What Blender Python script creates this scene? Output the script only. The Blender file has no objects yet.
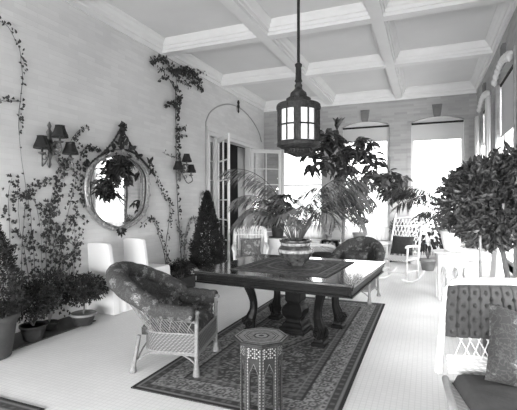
import bpy, math, random
from mathutils import Vector, Matrix, noise
random.seed(7)
PI = math.pi
sc = bpy.context.scene
COL = sc.collection
F, U0, V0, H = 410.0, 258.5, 202.0, 1.5
TH = math.radians(22.34)
ST, CT = math.sin(TH), math.cos(TH)
def R(a): return math.radians(a)
def cam2room(lat, d): return (-d*ST + lat*CT, d*CT + lat*ST)
def on_left(u, v, x=-4.33):                    # point of the left wall plane seen at (u, v)
    k = (u-U0)/F; d = -x/(ST - k*CT) ; lat = k*d
    return Vector((x, d*CT+lat*ST, H-(v-V0)*d/F))
def at_depth(u, v, d):
    lat = (u-U0)/F*d; x, y = cam2room(lat, d)
    return Vector((x, y, H-(v-V0)*d/F))

# ---------------------------------------------------------------- materials
MATS = {}
def mat(name, col=0.5, rough=0.6, metal=0.0, var=0.0, vscale=8.0, bump=0.0, bscale=60.0, spec=0.5, trans=0.0, coat=0.0):
    if name in MATS: return MATS[name]
    m = bpy.data.materials.new(name); m.use_nodes = True
    nt = m.node_tree; b = nt.nodes['Principled BSDF']
    c = col if isinstance(col, tuple) else (col, col, col)
    b.inputs['Base Color'].default_value = (*c, 1)
    b.inputs['Roughness'].default_value = rough; b.inputs['Metallic'].default_value = metal
    b.inputs['Specular IOR Level'].default_value = spec
    b.inputs['Coat Weight'].default_value = coat
    b.inputs['Coat Roughness'].default_value = 0.08
    tc = nt.nodes.new('ShaderNodeTexCoord')
    if var:
        n = nt.nodes.new('ShaderNodeTexNoise'); n.inputs['Scale'].default_value = vscale; n.inputs['Detail'].default_value = 4
        nt.links.new(tc.outputs['Object'], n.inputs['Vector'])
        r = nt.nodes.new('ShaderNodeValToRGB')
        r.color_ramp.elements[0].position = 0.3; r.color_ramp.elements[1].position = 0.7
        r.color_ramp.elements[0].color = (*[max(0, x*(1-var)) for x in c], 1)
        r.color_ramp.elements[1].color = (*[min(1, x*(1+var)) for x in c], 1)
        nt.links.new(n.outputs['Fac'], r.inputs['Fac']); nt.links.new(r.outputs['Color'], b.inputs['Base Color'])
    if bump:
        n2 = nt.nodes.new('ShaderNodeTexNoise'); n2.inputs['Scale'].default_value = bscale
        nt.links.new(tc.outputs['Object'], n2.inputs['Vector'])
        bp = nt.nodes.new('ShaderNodeBump'); bp.inputs['Strength'].default_value = bump; bp.inputs['Distance'].default_value = 0.01
        nt.links.new(n2.outputs['Fac'], bp.inputs['Height']); nt.links.new(bp.outputs['Normal'], b.inputs['Normal'])
    MATS[name] = m; return m

def brick_mat(name, axis, col, mortar, var, bump=0.5):
    m = bpy.data.materials.new(name); m.use_nodes = True; nt = m.node_tree; b = nt.nodes['Principled BSDF']
    g = nt.nodes.new('ShaderNodeNewGeometry'); s = nt.nodes.new('ShaderNodeSeparateXYZ'); c = nt.nodes.new('ShaderNodeCombineXYZ')
    nt.links.new(g.outputs['Position'], s.inputs[0])
    nt.links.new(s.outputs['Y' if axis == 'y' else 'X'], c.inputs[0]); nt.links.new(s.outputs['Z'], c.inputs[1])
    t = nt.nodes.new('ShaderNodeTexBrick'); nt.links.new(c.outputs[0], t.inputs['Vector'])
    t.inputs['Scale'].default_value = 1; t.inputs['Brick Width'].default_value = 0.31; t.inputs['Row Height'].default_value = 0.062
    t.inputs['Mortar Size'].default_value = 0.004; t.inputs['Mortar Smooth'].default_value = 0.4; t.inputs['Bias'].default_value = 0.1
    t.inputs['Color1'].default_value = (col*(1-var),)*3+(1,); t.inputs['Color2'].default_value = (col*(1+var),)*3+(1,)
    t.inputs['Mortar'].default_value = (mortar,)*3+(1,)
    n = nt.nodes.new('ShaderNodeTexNoise'); n.inputs['Scale'].default_value = 1.6; n.inputs['Detail'].default_value = 5
    nt.links.new(g.outputs['Position'], n.inputs['Vector'])
    mr = nt.nodes.new('ShaderNodeMapRange'); mr.inputs['To Min'].default_value = 0.86; mr.inputs['To Max'].default_value = 1.12
    nt.links.new(n.outputs['Fac'], mr.inputs['Value'])
    mx = nt.nodes.new('ShaderNodeMix'); mx.data_type = 'RGBA'; mx.blend_type = 'MULTIPLY'; mx.inputs['Factor'].default_value = 1
    nt.links.new(t.outputs['Color'], mx.inputs['A']); nt.links.new(mr.outputs['Result'], mx.inputs['B'])
    nt.links.new(mx.outputs['Result'], b.inputs['Base Color']); b.inputs['Roughness'].default_value = 0.75
    bp = nt.nodes.new('ShaderNodeBump'); bp.inputs['Strength'].default_value = bump; bp.inputs['Distance'].default_value = 0.006; bp.invert = True
    nt.links.new(t.outputs['Fac'], bp.inputs['Height']); nt.links.new(bp.outputs['Normal'], b.inputs['Normal'])
    MATS[name] = m; return m
def tile_mat():
    m = bpy.data.materials.new('floor_tiles'); m.use_nodes = True; nt = m.node_tree; b = nt.nodes['Principled BSDF']
    g = nt.nodes.new('ShaderNodeNewGeometry')
    t = nt.nodes.new('ShaderNodeTexBrick'); nt.links.new(g.outputs['Position'], t.inputs['Vector'])
    t.offset = 0; t.inputs['Scale'].default_value = 1; t.inputs['Brick Width'].default_value = 0.042; t.inputs['Row Height'].default_value = 0.042
    t.inputs['Mortar Size'].default_value = 0.003; t.inputs['Color1'].default_value = (.74,.74,.74,1); t.inputs['Color2'].default_value = (.77,.77,.77,1)
    t.inputs['Mortar'].default_value = (.66,.66,.66,1)
    n = nt.nodes.new('ShaderNodeTexNoise'); n.inputs['Scale'].default_value = 2.2; nt.links.new(g.outputs['Position'], n.inputs['Vector'])
    mr = nt.nodes.new('ShaderNodeMapRange'); mr.inputs['To Min'].default_value = 0.92; mr.inputs['To Max'].default_value = 1.06
    nt.links.new(n.outputs['Fac'], mr.inputs['Value'])
    mx = nt.nodes.new('ShaderNodeMix'); mx.data_type = 'RGBA'; mx.blend_type = 'MULTIPLY'; mx.inputs['Factor'].default_value = 1
    nt.links.new(t.outputs['Color'], mx.inputs['A']); nt.links.new(mr.outputs['Result'], mx.inputs['B'])
    nt.links.new(mx.outputs['Result'], b.inputs['Base Color']); b.inputs['Roughness'].default_value = 0.42
    MATS['floor_tiles'] = m; return m
def floral_mat(name, dark, light, scale=9.0, amount=0.5, quilt=0):
    m = bpy.data.materials.new(name); m.use_nodes = True; nt = m.node_tree; b = nt.nodes['Principled BSDF']
    tc = nt.nodes.new('ShaderNodeTexCoord')
    n = nt.nodes.new('ShaderNodeTexNoise'); n.inputs['Scale'].default_value = scale*1.6; n.inputs['Detail'].default_value = 3
    nt.links.new(tc.outputs['Object'], n.inputs['Vector'])
    mixv = nt.nodes.new('ShaderNodeMix'); mixv.data_type = 'VECTOR'; mixv.inputs['Factor'].default_value = 0.12
    nt.links.new(tc.outputs['Object'], mixv.inputs['A']); nt.links.new(n.outputs['Color'], mixv.inputs['B'])
    v = nt.nodes.new('ShaderNodeTexVoronoi'); v.inputs['Scale'].default_value = scale; nt.links.new(mixv.outputs['Result'], v.inputs['Vector'])
    r = nt.nodes.new('ShaderNodeValToRGB'); cr = r.color_ramp
    cr.elements[0].position = 0.0; cr.elements[0].color = (light,)*3+(1,)
    cr.elements[1].position = 1.0; cr.elements[1].color = (dark,)*3+(1,)
    for p, c in ((0.10, light), (0.13, dark*1.2), (0.2, light*amount+dark*(1-amount)), (0.33, light*amount+dark*(1-amount)), (0.38, dark)):
        e = cr.elements.new(p); e.color = (c,)*3+(1,)
    nt.links.new(v.outputs['Distance'], r.inputs['Fac'])
    v2 = nt.nodes.new('ShaderNodeTexVoronoi'); v2.feature = 'DISTANCE_TO_EDGE'; v2.inputs['Scale'].default_value = scale*2.3
    nt.links.new(mixv.outputs['Result'], v2.inputs['Vector'])
    r2 = nt.nodes.new('ShaderNodeValToRGB'); r2.color_ramp.elements[0].position = 0.03; r2.color_ramp.elements[0].color = (1.7,1.7,1.7,1)
    r2.color_ramp.elements[1].position = 0.09; r2.color_ramp.elements[1].color = (.85,.85,.85,1); nt.links.new(v2.outputs['Distance'], r2.inputs['Fac'])
    mx = nt.nodes.new('ShaderNodeMix'); mx.data_type = 'RGBA'; mx.blend_type = 'MULTIPLY'; mx.inputs['Factor'].default_value = 1
    nt.links.new(r.outputs['Color'], mx.inputs['A']); nt.links.new(r2.outputs['Color'], mx.inputs['B'])
    nt.links.new(mx.outputs['Result'], b.inputs['Base Color']); b.inputs['Roughness'].default_value = 0.85
    MATS[name] = m; return m
def weave_mat(name, col, scale=55.0, strength=1.0, dark=0.55):
    m = bpy.data.materials.new(name); m.use_nodes = True; nt = m.node_tree; b = nt.nodes['Principled BSDF']
    tc = nt.nodes.new('ShaderNodeTexCoord')
    w = nt.nodes.new('ShaderNodeTexWave'); w.bands_direction = 'Z'; w.inputs['Scale'].default_value = scale/3; w.inputs['Distortion'].default_value = 1.2
    w.inputs['Detail Scale'].default_value = 3
    nt.links.new(tc.outputs['Object'], w.inputs['Vector'])
    w2 = nt.nodes.new('ShaderNodeTexWave'); w2.bands_direction = 'DIAGONAL'; w2.inputs['Scale'].default_value = scale/4; w2.inputs['Distortion'].default_value = 1.5
    nt.links.new(tc.outputs['Object'], w2.inputs['Vector'])
    mm = nt.nodes.new('ShaderNodeMath'); mm.operation = 'MULTIPLY'; nt.links.new(w.outputs['Fac'], mm.inputs[0]); nt.links.new(w2.outputs['Fac'], mm.inputs[1])
    r = nt.nodes.new('ShaderNodeValToRGB'); r.color_ramp.elements[0].position = .05; r.color_ramp.elements[1].position = .5
    r.color_ramp.elements[0].color = (col*dark,)*3+(1,); r.color_ramp.elements[1].color = (col,)*3+(1,)
    nt.links.new(mm.outputs[0], r.inputs['Fac']); nt.links.new(r.outputs['Color'], b.inputs['Base Color']); b.inputs['Roughness'].default_value = .6
    bp = nt.nodes.new('ShaderNodeBump'); bp.inputs['Strength'].default_value = strength; bp.inputs['Distance'].default_value = 0.004
    nt.links.new(mm.outputs[0], bp.inputs['Height']); nt.links.new(bp.outputs['Normal'], b.inputs['Normal'])
    MATS[name] = m; return m
def attr_mat(name, rough=0.9):
    m = bpy.data.materials.new(name); m.use_nodes = True; nt = m.node_tree; b = nt.nodes['Principled BSDF']
    a = nt.nodes.new('ShaderNodeAttribute'); a.attribute_name = 'pattern'
    n = nt.nodes.new('ShaderNodeTexNoise'); n.inputs['Scale'].default_value = 90; tc = nt.nodes.new('ShaderNodeTexCoord')
    nt.links.new(tc.outputs['Object'], n.inputs['Vector'])
    mr = nt.nodes.new('ShaderNodeMapRange'); mr.inputs['To Min'].default_value = .7; mr.inputs['To Max'].default_value = 1.3
    nt.links.new(n.outputs['Fac'], mr.inputs['Value'])
    mx = nt.nodes.new('ShaderNodeMix'); mx.data_type = 'RGBA'; mx.blend_type = 'MULTIPLY'; mx.inputs['Factor'].default_value = 1
    nt.links.new(a.outputs['Color'], mx.inputs['A']); nt.links.new(mr.outputs['Result'], mx.inputs['B'])
    nt.links.new(mx.outputs['Result'], b.inputs['Base Color']); b.inputs['Roughness'].default_value = rough
    b.inputs['Specular IOR Level'].default_value = .2
    MATS[name] = m; return m
def glass_mat():
    m = bpy.data.materials.new('window_glass'); m.use_nodes = True; nt = m.node_tree; nt.nodes.clear()
    o = nt.nodes.new('ShaderNodeOutputMaterial'); t = nt.nodes.new('ShaderNodeBsdfTransparent'); g = nt.nodes.new('ShaderNodeBsdfGlossy')
    g.inputs['Roughness'].default_value = .02; mx = nt.nodes.new('ShaderNodeMixShader'); mx.inputs[0].default_value = .06
    t.inputs['Color'].default_value = (.96,.96,.96,1)
    nt.links.new(t.outputs[0], mx.inputs[1]); nt.links.new(g.outputs[0], mx.inputs[2]); nt.links.new(mx.outputs[0], o.inputs[0])
    MATS['glass'] = m; return m
def cloth_trans(name, col, frac):
    m = bpy.data.materials.new(name); m.use_nodes = True; nt = m.node_tree; nt.nodes.clear()
    o = nt.nodes.new('ShaderNodeOutputMaterial'); d = nt.nodes.new('ShaderNodeBsdfDiffuse'); t = nt.nodes.new('ShaderNodeBsdfTranslucent')
    d.inputs[0].default_value = t.inputs[0].default_value = (col,)*3+(1,)
    mx = nt.nodes.new('ShaderNodeMixShader'); mx.inputs[0].default_value = frac
    nt.links.new(d.outputs[0], mx.inputs[1]); nt.links.new(t.outputs[0], mx.inputs[2]); nt.links.new(mx.outputs[0], o.inputs[0])
    MATS[name] = m; return m
def glow_mat(name, col, e):
    m = mat(name, col, .3); b = m.node_tree.nodes['Principled BSDF']
    b.inputs['Emission Color'].default_value = (1,1,1,1); b.inputs['Emission Strength'].default_value = e; return m

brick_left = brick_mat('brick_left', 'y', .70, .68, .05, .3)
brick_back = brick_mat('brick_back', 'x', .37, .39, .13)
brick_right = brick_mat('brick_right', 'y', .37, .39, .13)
tiles = tile_mat(); glass = glass_mat()
blind_m = cloth_trans('blind_cloth', .6, .06); sheer_m = cloth_trans('sheer_cloth', .8, .3)
plaster = mat('plaster', .72, .8, var=.04, vscale=1.2)
paint = mat('white_paint', .74, .45, var=.03, vscale=5)
beam_paint = mat('beam_paint', .78, .6, var=.03, vscale=3)
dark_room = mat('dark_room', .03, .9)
dark_wood = mat('dark_wood', .010, .28, var=.3, vscale=14, coat=0, spec=.06)
table_top_m = mat('polished_table_top', .022, .16, var=.3, vscale=10, coat=1.0)
mid_wood = mat('mid_wood', .16, .4, var=.3, vscale=12)
iron = mat('dark_iron', .02, .55, var=.3, vscale=20, bump=.3, bscale=80, spec=.2)
iron_b = mat('worn_iron', .03, .55, var=.6, vscale=30, bump=.4, bscale=60, spec=.3)
brass = mat('aged_gilt', .16, .35, metal=.7, var=.3, vscale=20, bump=.3, bscale=60)
gilt = mat('silver_gilt', .34, .4, metal=.5, var=.35, vscale=25, bump=.5, bscale=50)
black_cloth = mat('black_silk', .012, .85)
dark_fabric = mat('dark_fabric', .03, .9, var=.3, vscale=20, bump=.4)
tufted_m = mat('charcoal_cloth', .04, .85, var=.15, vscale=40, bump=.3, bscale=200)
seat_cloth = mat('charcoal_seat_cloth', .05, .9, var=.2, vscale=12, bump=.2)
sheet = mat('white_sheet', .82, .8, var=.02, vscale=4)
leaf_d = mat('leaf_dark', .03, .5, var=.45, vscale=7, spec=.15)
leaf_m = mat('leaf_mid', .065, .45, var=.4, vscale=7, spec=.2)
leaf_l = mat('leaf_light', .2, .4, var=.3, vscale=6)
leaf_g = mat('leaf_glossy', .05, .35, var=.6, vscale=11, spec=.35)
leaf_v = mat('leaf_vine', .06, .6, var=.4, vscale=12, spec=.15)
bark = mat('bark', .13, .85, var=.3, vscale=20, bump=.5)
stem_m = mat('green_stem', .11, .6, var=.2)
soil = mat('soil', .03, .95, bump=.6)
terra = mat('terracotta', .22, .8, var=.2, vscale=9, bump=.2)
dark_pot = mat('dark_pot', .035, .5, var=.3, vscale=10, spec=.2)
tub_m = mat('grey_tub', .06, .6, var=.25, vscale=8, bump=.2)
wick = weave_mat('natural_wicker', .19, 70, 1.0, .3)
wick_p = mat('wicker_cane', .18, .55, var=.25, vscale=50, bump=.6, bscale=120)
wwick = weave_mat('white_wicker', .72, 50, 1.0, .6)
wwick_p = mat('white_cane', .74, .5, var=.08, vscale=50, bump=.5, bscale=110)
floral = floral_mat('floral_cretonne', .028, .18, 12, .4)
floral2 = floral_mat('floral_pillow_cloth', .03, .14, 12, .35)
floral3 = floral_mat('pale_floral_cloth', .09, .35, 14, .5)
rug_m = attr_mat('rug_pile'); cloth_m = attr_mat('table_rug_pile', .7)
marble = mat('marble', .7, .25, var=.18, vscale=3)
mirror_m = mat('mirror_glass', .85, .02, metal=1.0)
pane_glow = glow_mat('lit_lantern_glass', .7, .9)

# ---------------------------------------------------------------- mesh builder
class MB:
    def __init__(s): s.v, s.f = [], []
    def add(s, vs, fs):
        o = len(s.v); s.v += [tuple(x) for x in vs]; s.f += [tuple(i+o for i in f) for f in fs]; return s
    def box(s, c, d, rz=0, M=None):
        hx, hy, hz = d[0]/2, d[1]/2, d[2]/2
        vs = [Vector((x*hx, y*hy, z*hz)) for x in (-1,1) for y in (-1,1) for z in (-1,1)]
        rot = M if M is not None else Matrix.Rotation(rz, 3, 'Z')
        vs = [rot @ v + Vector(c) for v in vs]
        return s.add(vs, [(0,1,3,2),(4,6,7,5),(0,4,5,1),(2,3,7,6),(0,2,6,4),(1,5,7,3)])
    def tube(s, pts, r, n=6, closed=False, flat=1.0):
        pts = [Vector(p) for p in pts]; m = len(pts)
        rs = r if isinstance(r, (list, tuple)) else [r]*m
        o = len(s.v); up = None
        for i, p in enumerate(pts):
            if closed: t = pts[(i+1) % m]-pts[i-1]
            else: t = pts[min(i+1, m-1)]-pts[max(i-1, 0)]
            if t.length < 1e-9: t = Vector((0,0,1))
            t.normalize()
            if up is None: up = Vector((0,0,1)) if abs(t.z) < .9 else Vector((1,0,0))
            a = t.cross(up)
            if a.length < 1e-6: a = t.cross(Vector((0,1,0)))
            a.normalize(); b = a.cross(t).normalized(); up = b
            for k in range(n):
                an = 2*PI*k/n; s.v.append(tuple(p+(a*math.cos(an)+b*math.sin(an)*flat)*rs[i]))
        for i in range(m if closed else m-1):
            for k in range(n):
                j = (i+1) % m
                s.f.append((o+i*n+k, o+i*n+(k+1) % n, o+j*n+(k+1) % n, o+j*n+k))
        if not closed:
            s.f.append(tuple(o+k for k in range(n))[::-1]); s.f.append(tuple(o+(m-1)*n+k for k in range(n)))
        return s
    def lathe(s, prof, c=(0,0,0), n=20, rot=0, sx=1, sy=1):
        o = len(s.v); c = Vector(c)
        for r, z in prof:
            for k in range(n):
                a = 2*PI*k/n+rot; s.v.append((c.x+r*sx*math.cos(a), c.y+r*sy*math.sin(a), c.z+z))
        for i in range(len(prof)-1):
            for k in range(n):
                s.f.append((o+i*n+k, o+i*n+(k+1) % n, o+(i+1)*n+(k+1) % n, o+(i+1)*n+k))
        s.f.append(tuple(o+k for k in range(n))[::-1]); s.f.append(tuple(o+(len(prof)-1)*n+k for k in range(n)))
        return s
    def prism(s, poly, fn, t0, t1):
        n = len(poly); vs = [fn(a, b, t0) for a, b in poly]+[fn(a, b, t1) for a, b in poly]
        return s.add(vs, [tuple(range(n))[::-1], tuple(range(n, 2*n))]+[(i, (i+1) % n, n+(i+1) % n, n+i) for i in range(n)])
    def grid(s, fn, nu, nv):
        o = len(s.v)
        for i in range(nu+1):
            for j in range(nv+1): s.v.append(tuple(fn(i/nu, j/nv)))
        for i in range(nu):
            for j in range(nv):
                a = o+i*(nv+1)+j; s.f.append((a, a+nv+1, a+nv+2, a+1))
        return s
    def leaf(s, p, d, L, W, up=Vector((0,0,1)), bend=.25, fold=.15):
        p = Vector(p); d = Vector(d).normalized(); a = d.cross(up)
        if a.length < 1e-4: a = d.cross(Vector((1,0,0)))
        a.normalize(); nrm = a.cross(d).normalized(); o = len(s.v)
        P = lambda t, w, h: tuple(p+d*(L*t)+a*(w*W)+nrm*(h*L))
        s.v += [tuple(p), P(.35,-.5,fold), P(.35,0,0), P(.35,.5,fold), P(.75,-.36,fold-bend*.5), P(.75,0,-bend*.5), P(.75,.36,fold-bend*.5), P(1,0,-bend)]
        s.f += [(o,o+1,o+2),(o,o+2,o+3),(o+1,o+4,o+5,o+2),(o+2,o+5,o+6,o+3),(o+4,o+7,o+5),(o+5,o+7,o+6)]
    def blade(s, p, d, L, W, droop):
        p = Vector(p); d = Vector(d).normalized(); a = d.cross(Vector((0,0,1)))
        if a.length < 1e-3: a = Vector((1,0,0))
        a.normalize(); o = len(s.v)
        for t, w in ((0,.4),(.35,1),(.7,.8)):
            c = p+d*(L*t)-Vector((0,0,1))*(droop*L*t*t)
            s.v += [tuple(c-a*W*w/2), tuple(c+a*W*w/2)]
        s.v.append(tuple(p+d*L-Vector((0,0,1))*droop*L))
        s.f += [(o,o+1,o+3,o+2),(o+2,o+3,o+5,o+4),(o+4,o+5,o+6)]
    def build(s, name, m, parent=None, smooth=False, bevel=0, solid=0, cols=None):
        me = bpy.data.meshes.new(name); me.from_pydata(s.v, [], s.f); me.update()
        if cols is not None:
            at = me.attributes.new('pattern', 'FLOAT_COLOR', 'POINT')
            buf = []
            for c in cols: buf += [c, c, c, 1.0]
            at.data.foreach_set('color', buf)
        o = bpy.data.objects.new(name, me); me.materials.append(m); COL.objects.link(o)
        if smooth: me.polygons.foreach_set('use_smooth', [True]*len(me.polygons))
        if bevel:
            b = o.modifiers.new('b', 'BEVEL'); b.width = bevel; b.segments = 2; b.limit_method = 'ANGLE'
        if solid:
            q = o.modifiers.new('s', 'SOLIDIFY'); q.thickness = solid
        if parent is not None: o.parent = parent
        return o
def thing(name, label, cat, loc=(0,0,0), rz=0, group=None):
    o = bpy.data.objects.new(name, None); COL.objects.link(o); o.empty_display_size = .1
    o.location = loc; o.rotation_euler = (0,0,rz)
    o['label'] = label; o['category'] = cat
    if group: o['group'] = group
    return o
def tag(o, label, cat, group=None, loc=None, rz=None):
    o['label'] = label; o['category'] = cat
    if group: o['group'] = group
    if loc is not None: o.location = loc
    if rz is not None: o.rotation_euler = (0,0,rz)
    return o
def struct(o): o['kind'] = 'structure'; return o
def semp(name, loc=(0,0,0)):
    o = bpy.data.objects.new(name, None); COL.objects.link(o); o.location = loc; o['kind'] = 'structure'; return o
def dup(o, loc, rz, label=None):
    r = o.copy(); COL.objects.link(r); r.location = loc; r.rotation_euler = (0,0,rz)
    if label: r['label'] = label
    def rec(src, dst):
        for ch in [c for c in src.children]:
            c = ch.copy(); COL.objects.link(c); c.parent = dst; rec(ch, c)
    rec(o, r); return r
def smoothpath(pts, n=6):
    pts = [Vector(p) for p in pts]; out = []
    for i in range(len(pts)-1):
        p0, p1, p2, p3 = pts[max(i-1,0)], pts[i], pts[i+1], pts[min(i+2, len(pts)-1)]
        for k in range(n):
            t = k/n
            out.append(.5*((2*p1)+(p2-p0)*t+(2*p0-5*p1+4*p2-p3)*t*t+(3*p1-p0-3*p2+p3)*t**3))
    out.append(pts[-1]); return out
rnd = random.uniform
def rdir(zmin=-1, zmax=1):
    z = rnd(zmin, zmax); a = rnd(0, 2*PI); r = math.sqrt(max(0, 1-z*z)); return Vector((r*math.cos(a), r*math.sin(a), z))

# ---------------------------------------------------------------- room shell
XL, XR, YB, YF = -4.35, 1.10, 11.0, -3.4
ZC, ZB = 4.34, 4.12
T = .28
def wall(name, m, axis, pos, a0, a1, side, ops):
    """axis 'x': wall runs along x at y=pos; 'y': runs along y at x=pos. side: +1 outward positive. ops: (c0,c1,z0,z1,rise)"""
    b = MB()
    fn = (lambda a, z, t: (a, pos+side*t, z)) if axis == 'x' else (lambda a, z, t: (pos+side*t, a, z))
    cur = a0
    for c0, c1, z0, z1, rise in sorted(ops):
        b.prism([(cur,0),(c0,0),(c0,ZC+.2),(cur,ZC+.2)], fn, 0, T)
        if z0 > 0: b.prism([(c0,0),(c1,0),(c1,z0),(c0,z0)], fn, 0, T)
        arc = [(c1+(c0-c1)*k/12, z1+rise*math.sin(PI*k/12)**.8 if rise else z1) for k in range(13)]
        for k in range(12):
            (p, pz), (q, qz) = arc[k], arc[k+1]
            b.prism([(p,pz),(q,qz),(q,ZC+.2),(p,ZC+.2)], fn, 0, T)
        cur = c1
    b.prism([(cur,0),(a1,0),(a1,ZC+.2),(cur,ZC+.2)], fn, 0, T)
    return struct(b.build(name, m))
WZ0, WZ1 = .5, 3.50
back_ops = [(-3.84,-2.64), (-2.10,-.90), (-.37,.83)]
right_ops = [(8.70,10.20), (6.48,7.98), (4.28,5.78), (2.08,3.58)]
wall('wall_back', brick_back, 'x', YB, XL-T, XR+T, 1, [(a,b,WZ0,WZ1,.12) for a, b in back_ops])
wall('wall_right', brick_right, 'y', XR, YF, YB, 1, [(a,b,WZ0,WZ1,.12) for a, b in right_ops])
DY0, DY1, DZ = 7.70, 10.36, 3.02
wall('wall_left', brick_left, 'y', XL, YF, YB, -1, [(DY0,DY1,0,DZ,0)])
wall('wall_front', brick_back, 'x', YF, XL-T, XR+T, -1, [(-4.1,-2.7,.4,1.95,0),(-2.4,-.9,.4,1.95,0),(-.6,.9,.4,1.95,0)])  # unseen openings behind the camera, added and sized for frontal light
struct(MB().box(((XL+XR)/2-.0, (YF+YB)/2, -.05), (XR-XL+2*T, YB-YF+2*T, .1)).build('floor', tiles))
struct(MB().box(((XL+XR)/2, (YF+YB)/2, ZC+.25), (XR-XL+2*T, YB-YF+2*T, .5)).build('ceiling', plaster))
# dark room beyond the door
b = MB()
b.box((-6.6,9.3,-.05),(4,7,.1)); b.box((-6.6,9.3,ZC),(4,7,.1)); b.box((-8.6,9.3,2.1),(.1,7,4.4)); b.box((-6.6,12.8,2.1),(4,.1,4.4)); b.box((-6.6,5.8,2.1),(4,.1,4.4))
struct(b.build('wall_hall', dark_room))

# beams and cornices
PROF = [(.085,0),(.085,.05),(.11,.05),(.115,.10),(.14,.11),(.155,.15),(.19,.20),(.19,.225)]
def beam(b, axis, pos, a0, a1):
    dz = 0 if axis == 'y' else .006
    poly = [(-x, ZB+z+(dz if z < .2 else 0)) for x, z in reversed(PROF)]+[(x, ZB+z+(dz if z < .2 else 0)) for x, z in PROF]
    fn = (lambda a, z, t: (pos+a, t, z)) if axis == 'y' else (lambda a, z, t: (t, pos+a, z))
    b.prism(poly, fn, a0, a1)
YBE = [-2.67, -.47, 1.73, 3.93, 6.13, 8.33]
bb = MB()
for x in (-2.415, -.66): beam(bb, 'y', x, YF+.001, YB-.03)
struct(bb.build('trim_1', beam_paint))
bb = MB()
for y in YBE: beam(bb, 'x', y, XL+.001, XR-.001)
struct(bb.build('trim_2', beam_paint))
def cornice(name, fn, a0, a1):
    p = [(0,ZB-.02),(.03,ZB-.02),(.035,ZB+.05),(.06,ZB+.06),(.065,ZB+.10),(.10,ZB+.13),(.13,ZB+.18),(.16,ZB+.20),(.16,ZC),(0,ZC)]
    struct(MB().prism(p, fn, a0, a1).build(name, beam_paint))
cornice('trim_3', lambda a, z, t: (XL+a, t, z), YF, YB)
cornice('trim_4', lambda a, z, t: (XR-a, t, z), YF, YB)
p = [(0,ZB-.03),(.05,ZB-.03),(.06,ZB+.04),(.10,ZB+.06),(.11,ZB+.10),(.16,ZB+.14),(.20,ZB+.19),(.24,ZB+.20),(.24,ZC),(0,ZC)]
struct(MB().prism(p, lambda a, z, t: (t, YB-a, z), XL, XR).build('trim_5', beam_paint))
# baseboards
struct(MB().box((XL+.012, (YF+DY0-.1)/2, .09), (.024, DY0-.1-YF, .18)).build('baseboard_left', paint))
struct(MB().box((XR-.012, (YF+YB)/2, .09), (.024, YB-YF, .18)).build('baseboard_right', paint))
struct(MB().box(((XL+XR)/2, YB-.012, .09), (XR-XL-.05, .024, .18)).build('baseboard_back', paint))

# windows
def window(idx, axis, pos, c0, c1, side, blind_z, inside=True, lower=None):
    w = semp('window_%d' % idx, ((c0+c1)/2, pos, 0) if axis == 'x' else (pos, (c0+c1)/2, 0))
    off = w.location.copy()
    if axis == 'x': fn = lambda a, z, t: (a-off.x, side*t, z)
    else: fn = lambda a, z, t: (side*t, a-off.y, z)
    def rect(b, a0, a1, z0, z1, t0, t1): b.prism([(a0,z0),(a1,z0),(a1,z1),(a0,z1)], fn, t0, t1)
    b = MB(); z0, z1 = WZ0, WZ1
    rect(b, c0, c0+.06, z0, z1+.02, .12, .2); rect(b, c1-.06, c1, z0, z1+.02, .12, .2)
    rect(b, c0+.06, c1-.06, z0, z0+.07, .12, .2)
    for k in range(12):
        p, q = c1+(c0-c1)*k/12, c1+(c0-c1)*(k+1)/12
        pz, qz = z1+.12*math.sin(PI*k/12)**.8, z1+.12*math.sin(PI*(k+1)/12)**.8
        b.prism([(p,z1-.05),(q,z1-.05),(q,qz),(p,pz)], fn, .11, .2)
    b.build('window_frame', paint, w)
    b = MB(); rect(b, c0+.06, c1-.06, 1.95, 2.0, .14, .18)
    b.build('meeting_rail', paint, w)
    b = MB(); rect(b, c0+.06, c1-.06, z0+.07, 1.95, .158, .162); rect(b, c0+.06, c1-.06, 2.0, z1-.05, .158, .162); b.build('pane', glass, w)
    b = MB(); rect(b, c0-.04, c1+.04, z0-.05, z0, -.05, .2); b.build('window_sill', paint, w)
    b = MB(); rect(b, c0+.01, c1-.01, 3.44, 3.485, .04, .085); b.build('blind_roller', iron, w, bevel=.008)
    b = MB(); rect(b, c0+.02, c1-.02, blind_z, 3.45, .06, .063); rect(b, c0+.02, c1-.02, blind_z-.012, blind_z+.015, .054, .070); b.build('roller_blind', blind_m, w)
    # raised brick surround
    b = MB()
    for s_, a in ((1, c0), (-1, c1)):
        rect(b, min(a-s_*.09, a-s_*.02), max(a-s_*.09, a-s_*.02), z0, z1+.02, -.02, 0.002)
    n = 14
    for k in range(n):
        f0, f1 = k/n, (k+1)/n
        A = lambda f: c0-.02+(c1-c0+.04)*f
        B = lambda f: c0-.09+(c1-c0+.18)*f
        zz = lambda f: z1+.02+.12*math.sin(PI*f)**.8
        b.prism([(A(f0),zz(f0)),(A(f1),zz(f1)),(B(f1),zz(f1)+.08),(B(f0),zz(f0)+.08)], fn, -.02, .002)
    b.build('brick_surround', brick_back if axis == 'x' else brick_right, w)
    c = (c0+c1)/2
    b = MB(); b.prism([(c-.075,z1+.10),(c+.075,z1+.10),(c+.115,z1+.40),(c-.115,z1+.40)], fn, -.05, .002); b.build('keystone', mat('keystone_stone', .16, .8, var=.2), w, bevel=.006)
    if lower:
        def cur(i, j):
            a = c0+.03+(c1-c0-.06)*i; z = z0+.01+(lower-z0)*j
            return fn(a, z, .05+.012*math.sin(a*60))
        MB().grid(cur, 60, 1).build('half_curtain', sheer_m, w, smooth=True)
    return w
n = 1
for (a, c), bz in zip(back_ops, (3.1, 3.09, 3.05)): window(n, 'x', YB, a, c, 1, bz, lower=.86); n += 1
for (a, c), bz in zip(right_ops, (2.75, 2.6, 1.7, 1.8)):
    w = window(n, 'y', XR, a, c, 1, bz); n += 1
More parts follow.
